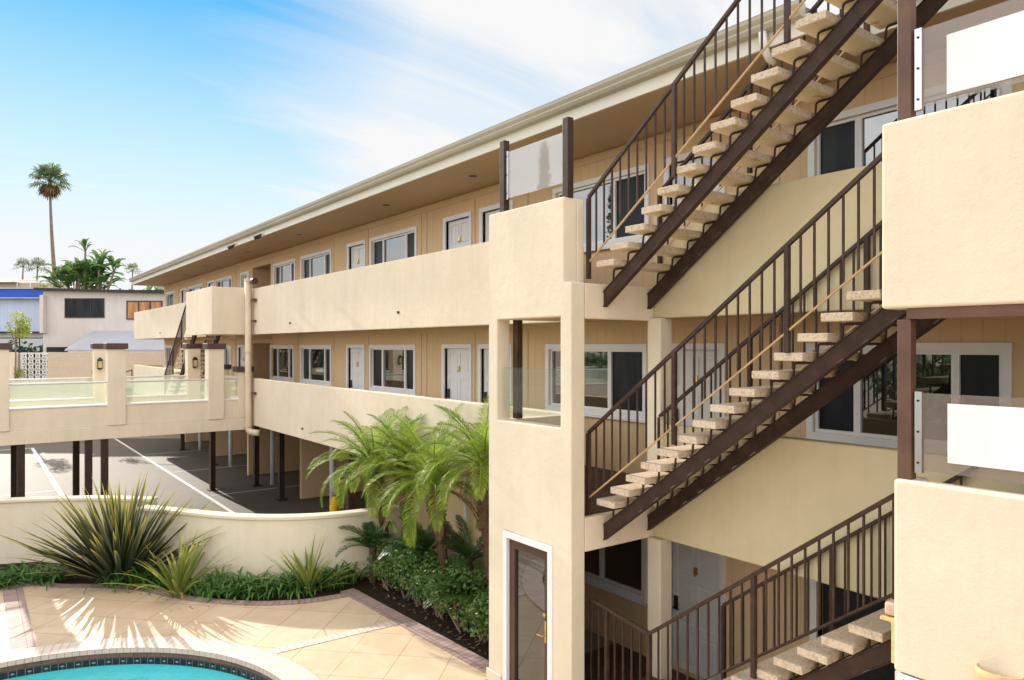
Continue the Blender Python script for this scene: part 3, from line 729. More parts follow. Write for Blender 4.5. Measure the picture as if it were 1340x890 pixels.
rt = MB(); rt.box(-6, 6.2, 5.74, 5.80, PARK, DECK-.004); o = rt.build('retaining_curb', 'pale_stucco'); struct(o)
so = MB(); so.quad(W(7.9, 2, DECK-.03), W(19, -7, DECK-.03), W(20, 7, DECK-.03), W(7.9, 7.0, DECK-.03)); so.V = []; so.F = []; so.mi = []
so.extrude([(16.6, -6), (18.6, -6), (18.6, .4), (15.4, 3.4), (13.8, 4.4), (13.1, 6.9), (7.9, 7.0), (7.9, 5.7), (12.0, 5.5), (12.1, 4.7), (12.6, 3.8), (13.5, 3.0), (14.6, 2.4), (15.6, 1.4), (16.3, .2)], [], plan, DECK-.3, DECK-.02)
struct(so.build('planting_bed', 'soil'))
# brick edging along the bed
def ribbon(path, w, h0, h1, name, matn, side=1, closed=False):
    m = MB(); n = len(path); L = 0; rows = []
    for i, p in enumerate(path):
        a = path[(i-1) % n] if (closed or i > 0) else path[i]; b = path[(i+1) % n] if (closed or i < n-1) else path[i]
        d = Vector((b[0]-a[0], b[1]-a[1])).normalized(); nn = Vector((-d.y, d.x))*side
        if i > 0: L += (Vector(p)-Vector(path[i-1])).length
        q = (p[0]+nn.x*w, p[1]+nn.y*w)
        ids = [m.v(W(p[0], p[1], h0)), m.v(W(p[0], p[1], h1)), m.v(W(q[0], q[1], h1)), m.v(W(q[0], q[1], h0))]
        m.UVs.update({ids[0]: (L, -.1), ids[1]: (L, 0), ids[2]: (L, w), ids[3]: (L, w+.1)}); rows.append(ids)
    if closed: pass
    rr = rows + ([rows[0]] if closed else [])
    for A, B in zip(rr, rr[1:]):
        for k in range(3): m.face((A[k], A[k+1], B[k+1], B[k]))
    if not closed: m.face(rows[0]); m.face(rows[-1][::-1])
    o = m.build(name, matn); return struct(o)
def smooth_path(pts, n=6):
    out = []
    for i in range(len(pts)-1):
        p0 = Vector(pts[max(i-1, 0)]); p1 = Vector(pts[i]); p2 = Vector(pts[i+1]); p3 = Vector(pts[min(i+2, len(pts)-1)])
        for k in range(n):
            t = k/n; out.append(tuple(.5*((2*p1)+(-p0+p2)*t+(2*p0-5*p1+4*p2-p3)*t*t+(-p0+3*p1-3*p2+p3)*t**3)))
    out.append(tuple(pts[-1])); return out
ribbon(smooth_path(edge[:8]), .22, DECK-.1, DECK+.012, 'brick_edging', 'edging_brick', side=1)
ribbon([(12.3, 5.62), (10, 5.75), (7.95, 5.86)], .27, DECK-.1, DECK+.016, 'brick_edging', 'edging_brick', side=1)
ribbon([(12.75, .50), (16.2, .50)], .30, DECK+.002, DECK+.008, 'brick_band', 'edging_brick', side=1)
ribbon([(10.58, 3.42), (10.50, 5.62)], .2, DECK+.002, DECK+.008, 'brick_band', 'coping_brick', side=1)
ribbon([(7.9, 5.45), (6.5, 5.0), (5.0, 4.7)], .5, DECK+.002, DECK+.008, 'brick_band', 'edging_brick', side=-1)
# swimming pool
sp = thing('swimming_pool', 'round turquoise swimming pool with brick coping and dark tile waterline', 'pool', W(PC[0], PC[1], DECK-1.3))
def annulus(r0, r1, h0, h1, name, matn, vs=1, n=120):
    m = MB(); prev = None
    for k in range(n+1):
        a = 2*pi*k/n; L = a*r1
        pts = [(r0, h0), (r0, h1), (r1, h1), (r1, h0)]
        ids = [m.v(W(PC[0]+(r+pool_r(a)-PR)*cos(a), PC[1]+(r+pool_r(a)-PR)*sin(a), h)) for r, h in pts]
        d = r1-r0
        for i, vv in zip(ids, (-(h1-h0), 0, d, d+.1)): m.UVs[i] = (L, vv)
        if prev:
            for j in range(3): m.face((prev[j], prev[j+1], ids[j+1], ids[j]))
        prev = ids
    return m.build(name, matn, sp)
annulus(PR-.03, PR+.38, DECK-.05, DECK+.02, 'coping', 'coping_brick')
def tilewall(r, h0, h1, name, matn):
    m = MB(); prev = None; n = 140
    for k in range(n+1):
        a = 2*pi*k/n; q = r+pool_r(a)-PR; ids = [m.v(W(PC[0]+q*cos(a), PC[1]+q*sin(a), h)) for h in (h0, h1)]
        m.UVs[ids[0]] = (a*r, 0); m.UVs[ids[1]] = (a*r, h1-h0)
        if prev: m.face((prev[0], prev[1], ids[1], ids[0]))
        prev = ids
    return m.build(name, matn, sp, normals=False)
tilewall(PR, DECK-.13, DECK-.04, 'brick_course', 'brown_brick')
tilewall(PR-.012, DECK-.23, DECK-.13, 'tile_band', 'waterline_tile')
b = MB(); prev = None; n = 96; prof = [(PR-.005, DECK-.21), (PR, DECK-.55), (PR-.25, DECK-.75), (0.01, DECK-.95)]
for k in range(n+1):
    a = 2*pi*k/n; ids = [b.v(W(PC[0]+r*pool_r(a)/PR*cos(a), PC[1]+r*pool_r(a)/PR*sin(a), h)) for r, h in prof]
    if prev:
        for j in range(3): b.face((prev[j], prev[j+1], ids[j+1], ids[j]))
    prev = ids
b.build('basin', 'pool_plaster', sp, smooth=True)
w = MB(); ii = [w.v(W(p[0], p[1], DECK-.20)) for p in [(PC[0]+(pool_r(2*pi*k/140)-.004)*cos(2*pi*k/140), PC[1]+(pool_r(2*pi*k/140)-.004)*sin(2*pi*k/140)) for k in range(140)]]; w.face(ii[::-1])
struct(w.build('pool_water', 'pool_water', normals=False))
# planter / garden walls
def wall_path(path, th, h0, h1, name, matn, label, cap=True):
    t = thing(name, label, 'wall', W(path[0][0], path[0][1], h0))
    def sweep(off0, off1, a, b, nm, mt):
        m = MB(); rows = []
        for i, p in enumerate(path):
            A = path[max(i-1, 0)]; B = path[min(i+1, len(path)-1)]; d = Vector((B[0]-A[0], B[1]-A[1])).normalized(); n = Vector((-d.y, d.x))
            rows.append([m.v(W(p[0]+n.x*o, p[1]+n.y*o, h)) for o, h in ((off0, a), (off1, a), (off1, b), (off0, b))])
        for A, B in zip(rows, rows[1:]):
            for k in range(4): m.face((A[k], A[(k+1) % 4], B[(k+1) % 4], B[k]))
        m.face(rows[0]); m.face(rows[-1][::-1]); m.build(nm, mt, t, .012)
    sweep(0, th, h0, h1, 'wall_body', matn)
    if cap: sweep(-.035, th+.035, h1+.002, h1+.065, 'coping', 'pale_stucco')
    return t
wall_path(smooth_path([(19.3, -7), (18.6, -1.5), (18.3, .5), (17.5, 2.05), (16.5, 3.15)]), .2, PARK, -3.2, 'garden_wall', 'pale_stucco', 'cream rendered garden wall behind the big dark flax', True)
wall_path(smooth_path([(16.0, 2.85), (15.35, 3.3), (14.5, 3.85), (13.9, 4.35), (13.45, 4.95), (13.2, 5.55), (13.08, 6.2), (13.05, 6.89)]), .2, PARK, -3.24, 'garden_wall', 'pale_stucco', 'curved cream garden wall ending at the palms by the walkway', True)
# carport bollard
bo = MB(); bo.tube([W(19.0, 8.1, PARK), W(19.0, 8.1, -4.26), W(19.0, 8.1, -4.19), W(19.0, 8.1, -4.155)], [.13, .13, .10, .04], 14)
tag(bo.build('bollard', 'yellow_paint', smooth=True), 'yellow steel bollard in the carport behind the garden wall', 'bollard')

# ================================================================== planting
def strap(m, base, az, L, w, e0, droop, seg=7, fold=.25, edge=True, twist=0.):
    """sword leaf: starts at elevation e0 and bends down by droop along its length"""
    p = Vector(base); dirh = Vector((cos(az), sin(az), 0)); side0 = Vector((-sin(az), cos(az), 0)); rows = []
    for i in range(seg+1):
        t = i/seg; e = e0 - droop*t*t
        d = dirh*cos(e)+Vector((0, 0, 1))*sin(e)
        if i: p = p + d*(L/seg)
        ww = w*(.55+.9*t if t < .4 else (.91*(1-((t-.4)/.6)**1.8)))*.5 + .0015
        up = side0.cross(d) * -1
        sd = (side0*cos(twist*t)+up*sin(twist*t))
        a, b, c = m.v(p+sd*ww+up*fold*ww), m.v(p), m.v(p-sd*ww+up*fold*ww)
        if edge:
            tt = max(0, (t-.15))
            m.edge[a] = m.edge[c] = .42+.6*t**2.2; m.edge[b] = .05+.75*t**3
        rows.append((a, b, c))
    for A, B in zip(rows, rows[1:]):
        m.face((A[0], A[1], B[1], B[0])); m.face((A[1], A[2], B[2], B[1]))

def flax(label, u, v, n, L, w, matn, e_lo=15, lean=0, seed=1, spread=.25, h=DECK):
    random.seed(seed)
    t = thing('flax_plant', label, 'plant', W(u, v, h), 'flax plants along the garden wall')
    m = MB()
    for i in range(n):
        az = random.uniform(0, 2*pi); r = random.random()**.75
        e = radians(88-(88-e_lo)*r+random.uniform(-6, 6))
        base = W(u+sin(az)*spread*r, v+cos(az)*spread*r, h-.02)
        # blender azimuth: x = v, y = u
        strap(m, base, az, L*random.uniform(.6, 1.05), w*random.uniform(.7, 1.1), e, random.uniform(.1, .6)*(.7 if r > .7 else .6)*(1.7 if n < 100 else 1), 8, .35, True, random.uniform(-.4, .4))
    m.build('leaves', matn, t, normals=False)
    c = MB(); c.tube([W(u, v, h-.05), W(u, v, h+.25)], [spread*.9, spread*.4], 10); c.build('base', 'dead_leaf', t)
    return t
flax('huge dark flax with long sword leaves before the garden wall', 15.6, 2.35, 210, 2.0, .105, 'flax_leaf', 32, seed=3, spread=.40)
flax('medium yellow striped flax to the right of the huge dark one', 13.95, 3.02, 60, 1.2, .062, 'yellow_flax', 22, seed=5, spread=.14)
flax('loose yellow striped flax at the curved end of the garden wall', 12.75, 4.95, 48, 1.15, .06, 'yellow_flax', 25, seed=9, spread=.12)

def lily(u, v, R, n, seed, label):
    random.seed(seed)
    t = thing('lily_clump', label, 'plant', W(u, v, DECK), 'strap leaved lily clumps along the bed')
    m = MB()
    for i in range(n):
        az = random.uniform(0, 2*pi); r = R*sqrt(random.random())
        a2 = random.uniform(0, 2*pi)
        strap(m, W(u+sin(a2)*r*.75, v+cos(a2)*r, DECK-.02), az, random.uniform(.38, .62), .05, radians(random.uniform(40, 88)), random.uniform(1.3, 2.7), 7, .3, False)
    m.build('leaves', 'lily_leaf', t, normals=False)
lil = [(16.4, .55, .5, 150, 'lily clump at the left end of the bed'), (16.15, 1.2, .3, 60, 'small lily clump left of the huge flax'), (14.75, 2.72, .34, 90, 'lily clump at the foot of the huge dark flax'), (15.1, 2.2, .2, 30, 'thin lily tuft under the huge flax leaves'),
       (13.6, 3.5, .33, 90, 'lily clump right of the medium yellow flax'), (13.25, 3.95, .36, 110, 'second lily clump right of the medium yellow flax'), (12.95, 4.35, .33, 100, 'lily clump in the middle of the low wall'), (12.8, 4.75, .3, 80, 'lily clump left of the loose yellow flax'),
       (12.75, 5.3, .3, 80, 'lily clump right of the loose yellow flax'), (12.8, 5.75, .25, 50, 'small lily clump beside the hedge corner')]
for i, (u, v, R, n, lab) in enumerate(lil): lily(u, v, R, n, 20+i, lab)

def frond(m, base, az, L, e0, droop, leaf=.3, pairs=36, vdroop=.5, seg=12, w=.022):
    p = Vector(base); dh = Vector((cos(az), sin(az), 0)); sd = Vector((-sin(az), cos(az), 0)); pts = []
    for i in range(seg+1):
        t = i/seg; e = e0-droop*t**1.3; d = dh*cos(e)+Vector((0, 0, 1))*sin(e)
        if i: p = p+d*(L/seg)
        pts.append((p.copy(), d))
    m.tube([q for q, _ in pts], [.012*(1-.8*i/seg)+.002 for i in range(seg+1)], 4, False)
    for k in range(pairs):
        t = .12+.88*(k+.5)/pairs; f = t*seg; i = min(int(f), seg-1); q = pts[i][0].lerp(pts[i+1][0], f-i); d = pts[i][1]; up = sd.cross(d)*-1
        ll = leaf*(sin(pi*(.12+.85*t))**.7)*random.uniform(.85, 1.1)
        for s in (-1, 1):
            d1 = (d*.75+sd*s*.75+up*random.uniform(.0, .3)).normalized(); d2 = (d*.8+sd*s*.55-Vector((0, 0, vdroop*random.uniform(.6, 1.3)))).normalized()
            wv = d.cross(d1).cross(d1).normalized()*w*.5
            a = q; b = q+d1*ll*.5; c = b+d2*ll*.5
            ids = [m.v(a+wv*.6), m.v(a-wv*.6), m.v(b-wv), m.v(b+wv), m.v(c)]
            m.face((ids[0], ids[1], ids[2], ids[3])); m.face((ids[3], ids[2], ids[4]))

def date_palm(label, u, v, h_crown, lean, nf, L, seed, du=0, dv=0):
    random.seed(seed)
    t = thing('date_palm', label, 'palm', W(u, v, DECK), 'pygmy date palms beside the stair pier')
    H = h_crown-DECK; top = W(u+du, v+dv, h_crown); bot = W(u, v, DECK-.1)
    pts = [bot.lerp(top, k/9)+Vector((sin(k*.5)*lean, cos(k*.4)*lean, 0))*.3 for k in range(10)]
    rad = [.07, .07, .07, .07, .075, .085, .11, .135, .14, .09]
    tr = MB(); tr.tube(pts, rad, 12)
    for k in range(90):      # old leaf bases
        tt = random.uniform(.5, .97); i = min(int(tt*9), 8); q = pts[i].lerp(pts[i+1], tt*9-i); a = random.uniform(0, 2*pi); d = Vector((cos(a), sin(a), .9)).normalized(); r = rad[i]
        tr.bar(q+Vector((cos(a), sin(a), 0))*r*.8, q+Vector((cos(a), sin(a), 0))*r*.8+d*.09, .03, .018)
    tr.build('trunk', 'trunk_fibre', t)
    m = MB()
    for i in range(nf):
        az = 2*pi*i*.381966+random.uniform(-.2, .2); r = (i+.5)/nf
        frond(m, top+Vector((cos(az), sin(az), 0))*.05, az, L*random.uniform(.85, 1.1), radians(88-78*r), radians(48+76*r+random.uniform(-14, 14)), .31, 48, .5, 12, .012)
    m.build('crown', 'palm_leaf', t, normals=False)
    m = MB()
    for i in range(5):
        az = random.uniform(0, 6.28); frond(m, top+Vector((cos(az), sin(az), -.6))*.09, az, L*.75, radians(-5), radians(75), .2, 26, .8, 9, .012)
    m.build('dead_fronds', 'dead_leaf', t, normals=False)
date_palm('leftmost pygmy date palm, crown before the walkway wall', 12.3, 6.35, -2.30, .15, 32, 1.42, 31, .35, -.15)
date_palm('slim pygmy date palm leaning behind the leftmost one', 12.0, 6.6, -2.1, .1, 20, 1.15, 37, .1, -.1)
date_palm('middle pygmy date palm with drooping crown over the hedge', 10.3, 6.4, -2.30, .1, 36, 1.42, 41, .15, -.2)
date_palm('pygmy date palm closest to the stair pier', 9.1, 6.45, -1.85, .05, 30, 1.25, 47, .1, -.1)

def fern(label, u, v, n, L, seed, h=DECK, hh=.25):
    random.seed(seed)
    t = thing('sago_fern', label, 'plant', W(u, v, h), 'feathery low plants under the palms')
    m = MB()
    for i in range(n):
        az = random.uniform(0, 2*pi); frond(m, W(u, v, h+hh), az, L*random.uniform(.8, 1.1), radians(random.uniform(25, 75)), radians(random.uniform(40, 80)), .2, 26, .25, 10, .02)
    m.build('fronds', 'fern_leaf', t, normals=False)
    MB().tube([W(u, v, h-.05), W(u, v, h+hh+.05)], .07, 8).build('stem', 'trunk_fibre', t)
fern('feathery fern between the two garden ends below the leftmost palm', 12.5, 6.1, 16, .8, 51, DECK, .6); fern('feathery fern below the middle palm', 11.2, 6.5, 22, .95, 53, DECK, .75); fern('feathery fern beside the pier under the rightmost palm', 9.4, 6.3, 18, .8, 57, DECK, .5); fern('feathery fern against the wall behind the hedge', 10.2, 6.75, 18, .8, 59, DECK, .8); fern('feathery fern in the shade left of the pier base', 8.5, 6.5, 14, .75, 61, DECK, .5)

def leafblob(m, c, r, n, size, shell=.55, aspect=.55):
    for i in range(n):
        while True:
            q = Vector((random.uniform(-1, 1), random.uniform(-1, 1), random.uniform(-1, 1)))
            if q.length < 1: break
        if q.length < shell: q = q.normalized()*random.uniform(shell, 1)
        p = Vector(c)+Vector((q.x*r[0], q.y*r[1], q.z*r[2]))
        nrm = (q+Vector((random.uniform(-1, 1), random.uniform(-1, 1), random.uniform(-.4, 1.2)))).normalized()
        a = nrm.orthogonal().normalized(); a.rotate(Matrix.Rotation(random.uniform(0, 6.28), 3, nrm)); b = nrm.cross(a); s = size*random.uniform(.6, 1.2)
        ids = [m.v(p-a*s), m.v(p+b*s*aspect-a*s*.1+nrm*s*.1), m.v(p+a*s), m.v(p-b*s*aspect-a*s*.1+nrm*s*.1)]
        m.face(ids)
def hedge_shrub(label, u, v, seed, hh=.95):
    random.seed(seed)
    t = thing('hedge_shrub', label, 'shrub', W(u, v, DECK), 'clipped shrubs of the hedge before the palms')
    st = MB()
    for i in range(6):
        a = random.uniform(0, 6.28); top = W(u+cos(a)*.35, v+sin(a)*.22, DECK+random.uniform(.45, .6)); b = W(u+random.uniform(-.12, .12), v+random.uniform(-.06, .06), DECK-.03)
        mid = b.lerp(top, .5)+Vector((random.uniform(-.06, .06), random.uniform(-.06, .06), 0)); st.tube([b, mid, top], [.02, .015, .008], 5)
        for j in range(3): st.tube([mid.lerp(top, j*.3), mid.lerp(top, j*.3)+Vector((random.uniform(-.2, .2), random.uniform(-.2, .2), random.uniform(.1, .3)))], [.009, .004], 4)
    st.build('stem', 'twig', t)
    m = MB()
    for i in range(15): leafblob(m, W(u+random.uniform(-.40, .40), v+random.uniform(-.24, .34), DECK+hh*random.uniform(.36, .90)), (.24, .27, .20), 150, .038, .4)
    m.build('foliage', 'hedge_leaf', t, normals=False)
hl = ['hedge shrub at the far corner by the curved wall', 'hedge shrub second from the curved wall', 'hedge shrub below the leftmost palm crown', 'hedge shrub in the middle of the hedge row', 'hedge shrub below the middle palm trunk', 'hedge shrub second from the stair pier', 'hedge shrub right at the stair pier']
for i, u in enumerate((12.0, 11.4, 10.8, 10.2, 9.6, 9.0, 8.35)): hedge_shrub(hl[i], u, 6.17+.04*(i % 2), 70+i, .90)
random.seed(5)
m = MB()
for i in range(420):
    u, v = random.uniform(8.0, 12.4), random.uniform(5.9, 6.6)
    if i > 300: u, v = random.uniform(12.9, 15.6), random.uniform(2.4, 4.6)
    a = random.uniform(0, 6.28); L = random.uniform(.02, .06); p = W(u, v, DECK-.012+random.uniform(0, .02)); d = Vector((cos(a), sin(a), random.uniform(-.2, .3)))*L; n_ = Vector((-sin(a), cos(a), random.uniform(-.4, .4)))*L*.35
    m.quad(p-d, p+n_, p+d, p-n_)
tag(m.build('leaf_litter', 'dead_leaf', normals=False), 'dry fallen leaves scattered over the dark planting bed', 'leaf litter', kind='stuff')

# ================================================================== neighbours and distance
def P(X, Z, h): u, v = UV(X, Z); return W(u, v, h)
def cbox(m, X0, X1, Z0, Z1, h0, h1):
    m.hexa([P(X0, Z0, h0), P(X1, Z0, h0), P(X1, Z1, h0), P(X0, Z1, h0), P(X0, Z0, h1), P(X1, Z0, h1), P(X1, Z1, h1), P(X0, Z1, h1)]); return m
# terrace level beyond the parking lot
tm = MB(); cbox(tm, -70, -16.5, 40.5, 120, PARK, -2.05); struct(tm.build('terrace', 'terrace_concrete'))
tm = MB(); cbox(tm, -90, 10, 47.5, 130, PARK, -.55); struct(tm.build('upper_ground', 'ground_dust'))
hm_ = MB()
prof = [(62, -.6), (70, 4.6), (85, 5.8), (120, 8.0), (170, 11), (260, 12), (400, -1)]
rows = []
for Z, h in prof: rows.append([hm_.v(P(-Z*1.1, Z, h)), hm_.v(P(-Z*.60, Z, h)), hm_.v(P(-Z*.46, Z, h-1.5 if h > 3 else h)), hm_.v(P(-Z*.2, Z, -.6))])
for A, B in zip(rows, rows[1:]):
    for k in range(3): hm_.face((A[k], A[k+1], B[k+1], B[k]))
struct(hm_.build('hill', 'hill_scrub', smooth=True))

ph = thing('neighbour_house', 'pinkish two storey house with flat black roof edge beyond the footbridge', 'house', P(-27, 52, -.5))
cbox(MB(), -32.3, -20, 50, 60, -.55, 3.80).build('wall', 'pink_stucco', ph)
rf = MB(); rf.hexa([P(-32.7, 49.6, 3.84), P(-19.5, 49.6, 3.50), P(-19.5, 60, 3.50), P(-32.7, 60, 3.84), P(-32.7, 49.6, 4.0), P(-19.5, 49.6, 3.66), P(-19.5, 60, 3.66), P(-32.7, 60, 4.0)]); rf.build('roof', 'black_trim', ph)
cbox(MB(), -26.8, -19.5, 51, 60, 3.75, 3.95).build('roof_curb', 'black_trim', ph)
def far_window(par, X0, X1, Z, h0, h1, n=2, glass='window_glass', frame='black_trim'):
    m = MB(); fr = .07
    cuts = [X0+(X1-X0)*k/n for k in range(n+1)]
    cbox(m, X0-.05, X1+.05, Z-.06, Z-.002, h1, h1+fr); cbox(m, X0-.05, X1+.05, Z-.06, Z-.002, h0-fr, h0)
    for c in cuts: cbox(m, c-fr/2, c+fr/2, Z-.055, Z-.003, h0+.001, h1-.001)
    f = m.build('window', frame, par)
    cbox(MB(), X0, X1, Z-.03, Z-.004, h0, h1).build('pane', glass, f)
far_window(ph, -30.75, -28.1, 50, 2.02, 3.22, 3, 'screen_mesh'); far_window(ph, -26.5, -24.1, 50, 1.9, 3.05, 3, 'orange_curtain')
aw = MB(); aw.hexa([P(-28.9, 46.9, -.32), P(-18, 46.9, -.32), P(-18, 49.98, .95), P(-28.9, 49.98, .95), P(-28.9, 46.9, -.22), P(-18, 46.9, -.22), P(-18, 49.98, 1.05), P(-28.9, 49.98, 1.05)]); aw.build('patio_roof', 'awning', ph)
cbox(MB(), -32.0, -18, 49.9, 49.99, -.5, -.06).build('window_band', 'screen_mesh', ph)
cbox(MB(), -28.7, -18.2, 46.95, 47.1, -.6, -.325).build('patio_beam', 'white_paint', ph)
cbox(MB(), -32.28, -32.05, 49.6, 49.99, .9, 3.5).build('wall', 'pink_stucco', ph)
bh = thing('neighbour_house', 'pale blue sided house with bright blue roof fascia at the picture edge', 'house', P(-36, 54, -.5))
cbox(MB(), -46, -33.0, 52.5, 62, 1.0, 3.5).build('wall', 'blue_siding', bh)
cbox(MB(), -46, -32.9, 52.8, 62, -.55, .95).build('ground_wall', 'white_paint', bh)
cbox(MB(), -46.2, -32.6, 52.1, 62, 3.5, 4.1).build('fascia', 'blue_fascia', bh); cbox(MB(), -46.3, -32.6, 52.0, 62, 4.1, 4.2).build('roof', 'awning', bh); cbox(MB(), -46.3, -32.6, 52.05, 52.4, 3.42, 3.5).build('trim', 'awning', bh)
cbox(MB(), -46, -32.7, 52.2, 52.49, .92, 1.05).build('band', 'black_trim', bh)
far_window(bh, -37.6, -34.0, 52.8, -.9+.5, .55, 2, 'window_glass')
cbox(MB(), -33.3, -33.05, 52.3, 52.45, 1.3, 3.0).build('shutter', 'black_trim', bh)
hh = thing('hillside_house', 'low tan hillside house roofs far behind the blue house', 'house', P(-75, 112, 7.5))
cbox(MB(), -90, -68.5, 112, 122, 6.5, 9.8).build('wall', 'far_tan', hh)
m = MB(); m.hexa([P(-91, 111, 9.8), P(-76, 111, 9.8), P(-76, 123, 9.8), P(-91, 123, 9.8), P(-90, 113, 10.6), P(-78, 113, 10.6), P(-78, 121, 10.6), P(-90, 121, 10.6)]); m.build('roof', 'far_tan', hh)
m = MB()
for X in (-76, -74, -72.2): m.tube([P(X, 111.5, 8.8), P(X, 111.5, 10.1)], .06, 6)
m.tube([P(-77, 111.5, 10.1), P(-72.2, 111.5, 10.1), P(-71, 111.5, 8.9)], .06, 6); m.build('railing', 'white_paint', hh)
h2 = thing('hillside_house', 'low tan roof far behind the eave and the tall garden palms', 'house', P(-46, 100, 5))
cbox(MB(), -49, -32, 100, 110, 4, 8.6).build('wall', 'far_tan', h2); cbox(MB(), -50, -31, 99.5, 110, 8.6, 8.95).build('roof', 'terrace_concrete', h2)
# boundary walls
def uvbox(m, X0, X1, Z0, h0, h1, th=.2):
    i0 = len(m.V); cbox(m, X0, X1, Z0, Z0+th, h0, h1)
    L = X1-X0
    for k, (a, b) in enumerate(((0, 0), (L, 0), (L, .2), (0, .2), (0, h1-h0), (L, h1-h0), (L, h1-h0+.2), (0, h1-h0+.2))): m.UVs[i0+k] = (a, b)
    return m
tag(uvbox(MB(), -27.5, -15.6, 43.0, -2.05, -.36).build('boundary_wall', 'block_wall'), 'tan block wall beyond the bridge between the breeze blocks and the building', 'wall')
bw = thing('breeze_block_wall', 'white pierced breeze block screen below the small lime tree', 'wall', P(-28.6, 43, -2.05))
bm_ = MB(); sz = .40
for i in range(4):
    for j in range(5):
        X = -29.15+i*sz+sz/2; hh_ = -2.05+j*sz*.82+sz*.41; hx = sz/2; hz = sz*.41
        for a, b in (((-hx, -hz), (-hx, hz)), ((hx, -hz), (hx, hz)), ((-hx, -hz), (hx, -hz)), ((-hx, hz), (hx, hz))):
            bm_.bar(P(X+a[0], 43.1, hh_+a[1]), P(X+b[0], 43.1, hh_+b[1]), .05, .05)
        pts = [(cos(k*pi/4)*hx*.55, sin(k*pi/4)*hz*.55) for k in range(8)]
        for k in range(8): bm_.bar(P(X+pts[k][0], 43.1, hh_+pts[k][1]), P(X+pts[(k+1) % 8][0], 43.1, hh_+pts[(k+1) % 8][1]), .045, .05)
        for k in (1, 3, 5, 7): bm_.bar(P(X+pts[k][0], 43.1, hh_+pts[k][1]), P(X+(hx if pts[k][0] > 0 else -hx), 43.1, hh_+(hz if pts[k][1] > 0 else -hz)), .045, .05)
bm_.build('pierced_blocks', 'white_paint', bw)
tag(cbox(MB(), -34, -29.4, 43.0, 43.2, -2.05, -.36).build('boundary_wall', 'cream_stucco'), 'plain cream wall at the picture edge left of the breeze blocks', 'wall')
lw = MB(); lw.hexa([P(-19.9, 38.2, -2.3), P(-15.8, 39.6, -2.3), P(-15.8, 39.8, -2.3), P(-19.9, 38.4, -2.3), P(-19.9, 38.2, -1.0), P(-15.8, 39.6, -1.25), P(-15.8, 39.8, -1.25), P(-19.9, 38.4, -1.0)])
tag(lw.build('ramp_wall', 'pale_stucco'), 'low cream ramp wall behind the distant stair', 'wall')
hr = MB(); hr.tube([P(-20.0, 38.2, -1.25), P(-20.6, 38.0, -1.5), P(-21.4, 38.0, -1.75)], .03, 6); hr.tube([P(-20.0, 38.2, -1.25), P(-20.0, 38.2, -2.0)], .03, 6); hr.tube([P(-21.0, 38.0, -1.62), P(-21.0, 38.0, -2.05)], .03, 6)
tag(hr.build('handrail', 'rust_steel'), 'short brown handrail sloping down beside the ramp wall', 'handrail')

def fan_palm(label, X, Z, h0, h1, R, seed, skirt=True, lean=0, group='fan palms on the skyline', simple=False, matn='fan_leaf'):
    random.seed(seed)
    t = thing('fan_palm', label, 'palm', P(X, Z, h0), group)
    top = P(X+lean, Z, h1); bot = P(X, Z, h0); n = 14
    pts = []
    for k in range(n):
        f = k/(n-1); p = bot.lerp(top, f); p += (P(lean*.0+.35*sin(f*3.1), Z, 0)-P(0, Z, 0))*(-.6*R/2)*.5; pts.append(p)
    r0 = R*(.078 if not simple else .08)
    MB().tube(pts, [r0*(1.25-.75*k/(n-1)) for k in range(n)], 10).build('trunk', 'trunk_grey', t)
    top = pts[-1]
    def fan(m, az, e, L, fr):
        d = Vector((cos(az)*cos(e), sin(az)*cos(e), sin(e))); s = Vector((-sin(az), cos(az), 0)); up = s.cross(d)*-1
        hub = top+d*L*.45; m.tube([top, hub], [.03*R/2, .015*R/2], 4, False)
        K = 14 if not simple else 9
        for k in range(K):
            a = radians(-105+210*k/(K-1)); dd = (d*cos(a)+s*sin(a)).normalized(); LL = fr*(1-.25*abs(a)/1.8)*random.uniform(.85, 1.05)
            mid = hub+dd*LL*.6; tip = hub+dd*LL*.88-Vector((0, 0, LL*random.uniform(.12, .35))); wv = dd.cross(up).normalized()*LL*.065
            i = [m.v(hub), m.v(mid+wv), m.v(mid-wv), m.v(tip)]; m.face((i[0], i[1], i[3], i[2]))
    m = MB(); N = 27 if not simple else 18
    for i in range(N):
        r = i/N; fan(m, i*2.39996, radians(80-105*r)+random.uniform(-.1, .1), R*random.uniform(.8, 1.0), R*.62)
    m.build('crown', matn, t, normals=False)
    if skirt:
        m = MB()
        for i in range(26): fan(m, i*2.39996, radians(-40-48*random.random()), R*.62, R*.5)
        m.build('dead_skirt', 'dead_leaf', t, normals=False)
    return t
fan_palm('tall lone fan palm with a leaning grey trunk against the sky', -47.0, 75, 4.5, 17.0, 2.45, 101, True, -.75)
fan_palm('tiny fan palm at the far left of the distant pair', -101, 150, 9, 16.4, 2.5, 103, False, 0, simple=True)
fan_palm('tiny fan palm on the right of the distant pair', -98, 150, 9, 16.2, 2.9, 105, False, 0, simple=True)
fan_palm('small fan palm peeking above the far end of the eave', -62.7, 120, 6, 12.4, 1.9, 107, False, 0, simple=True)

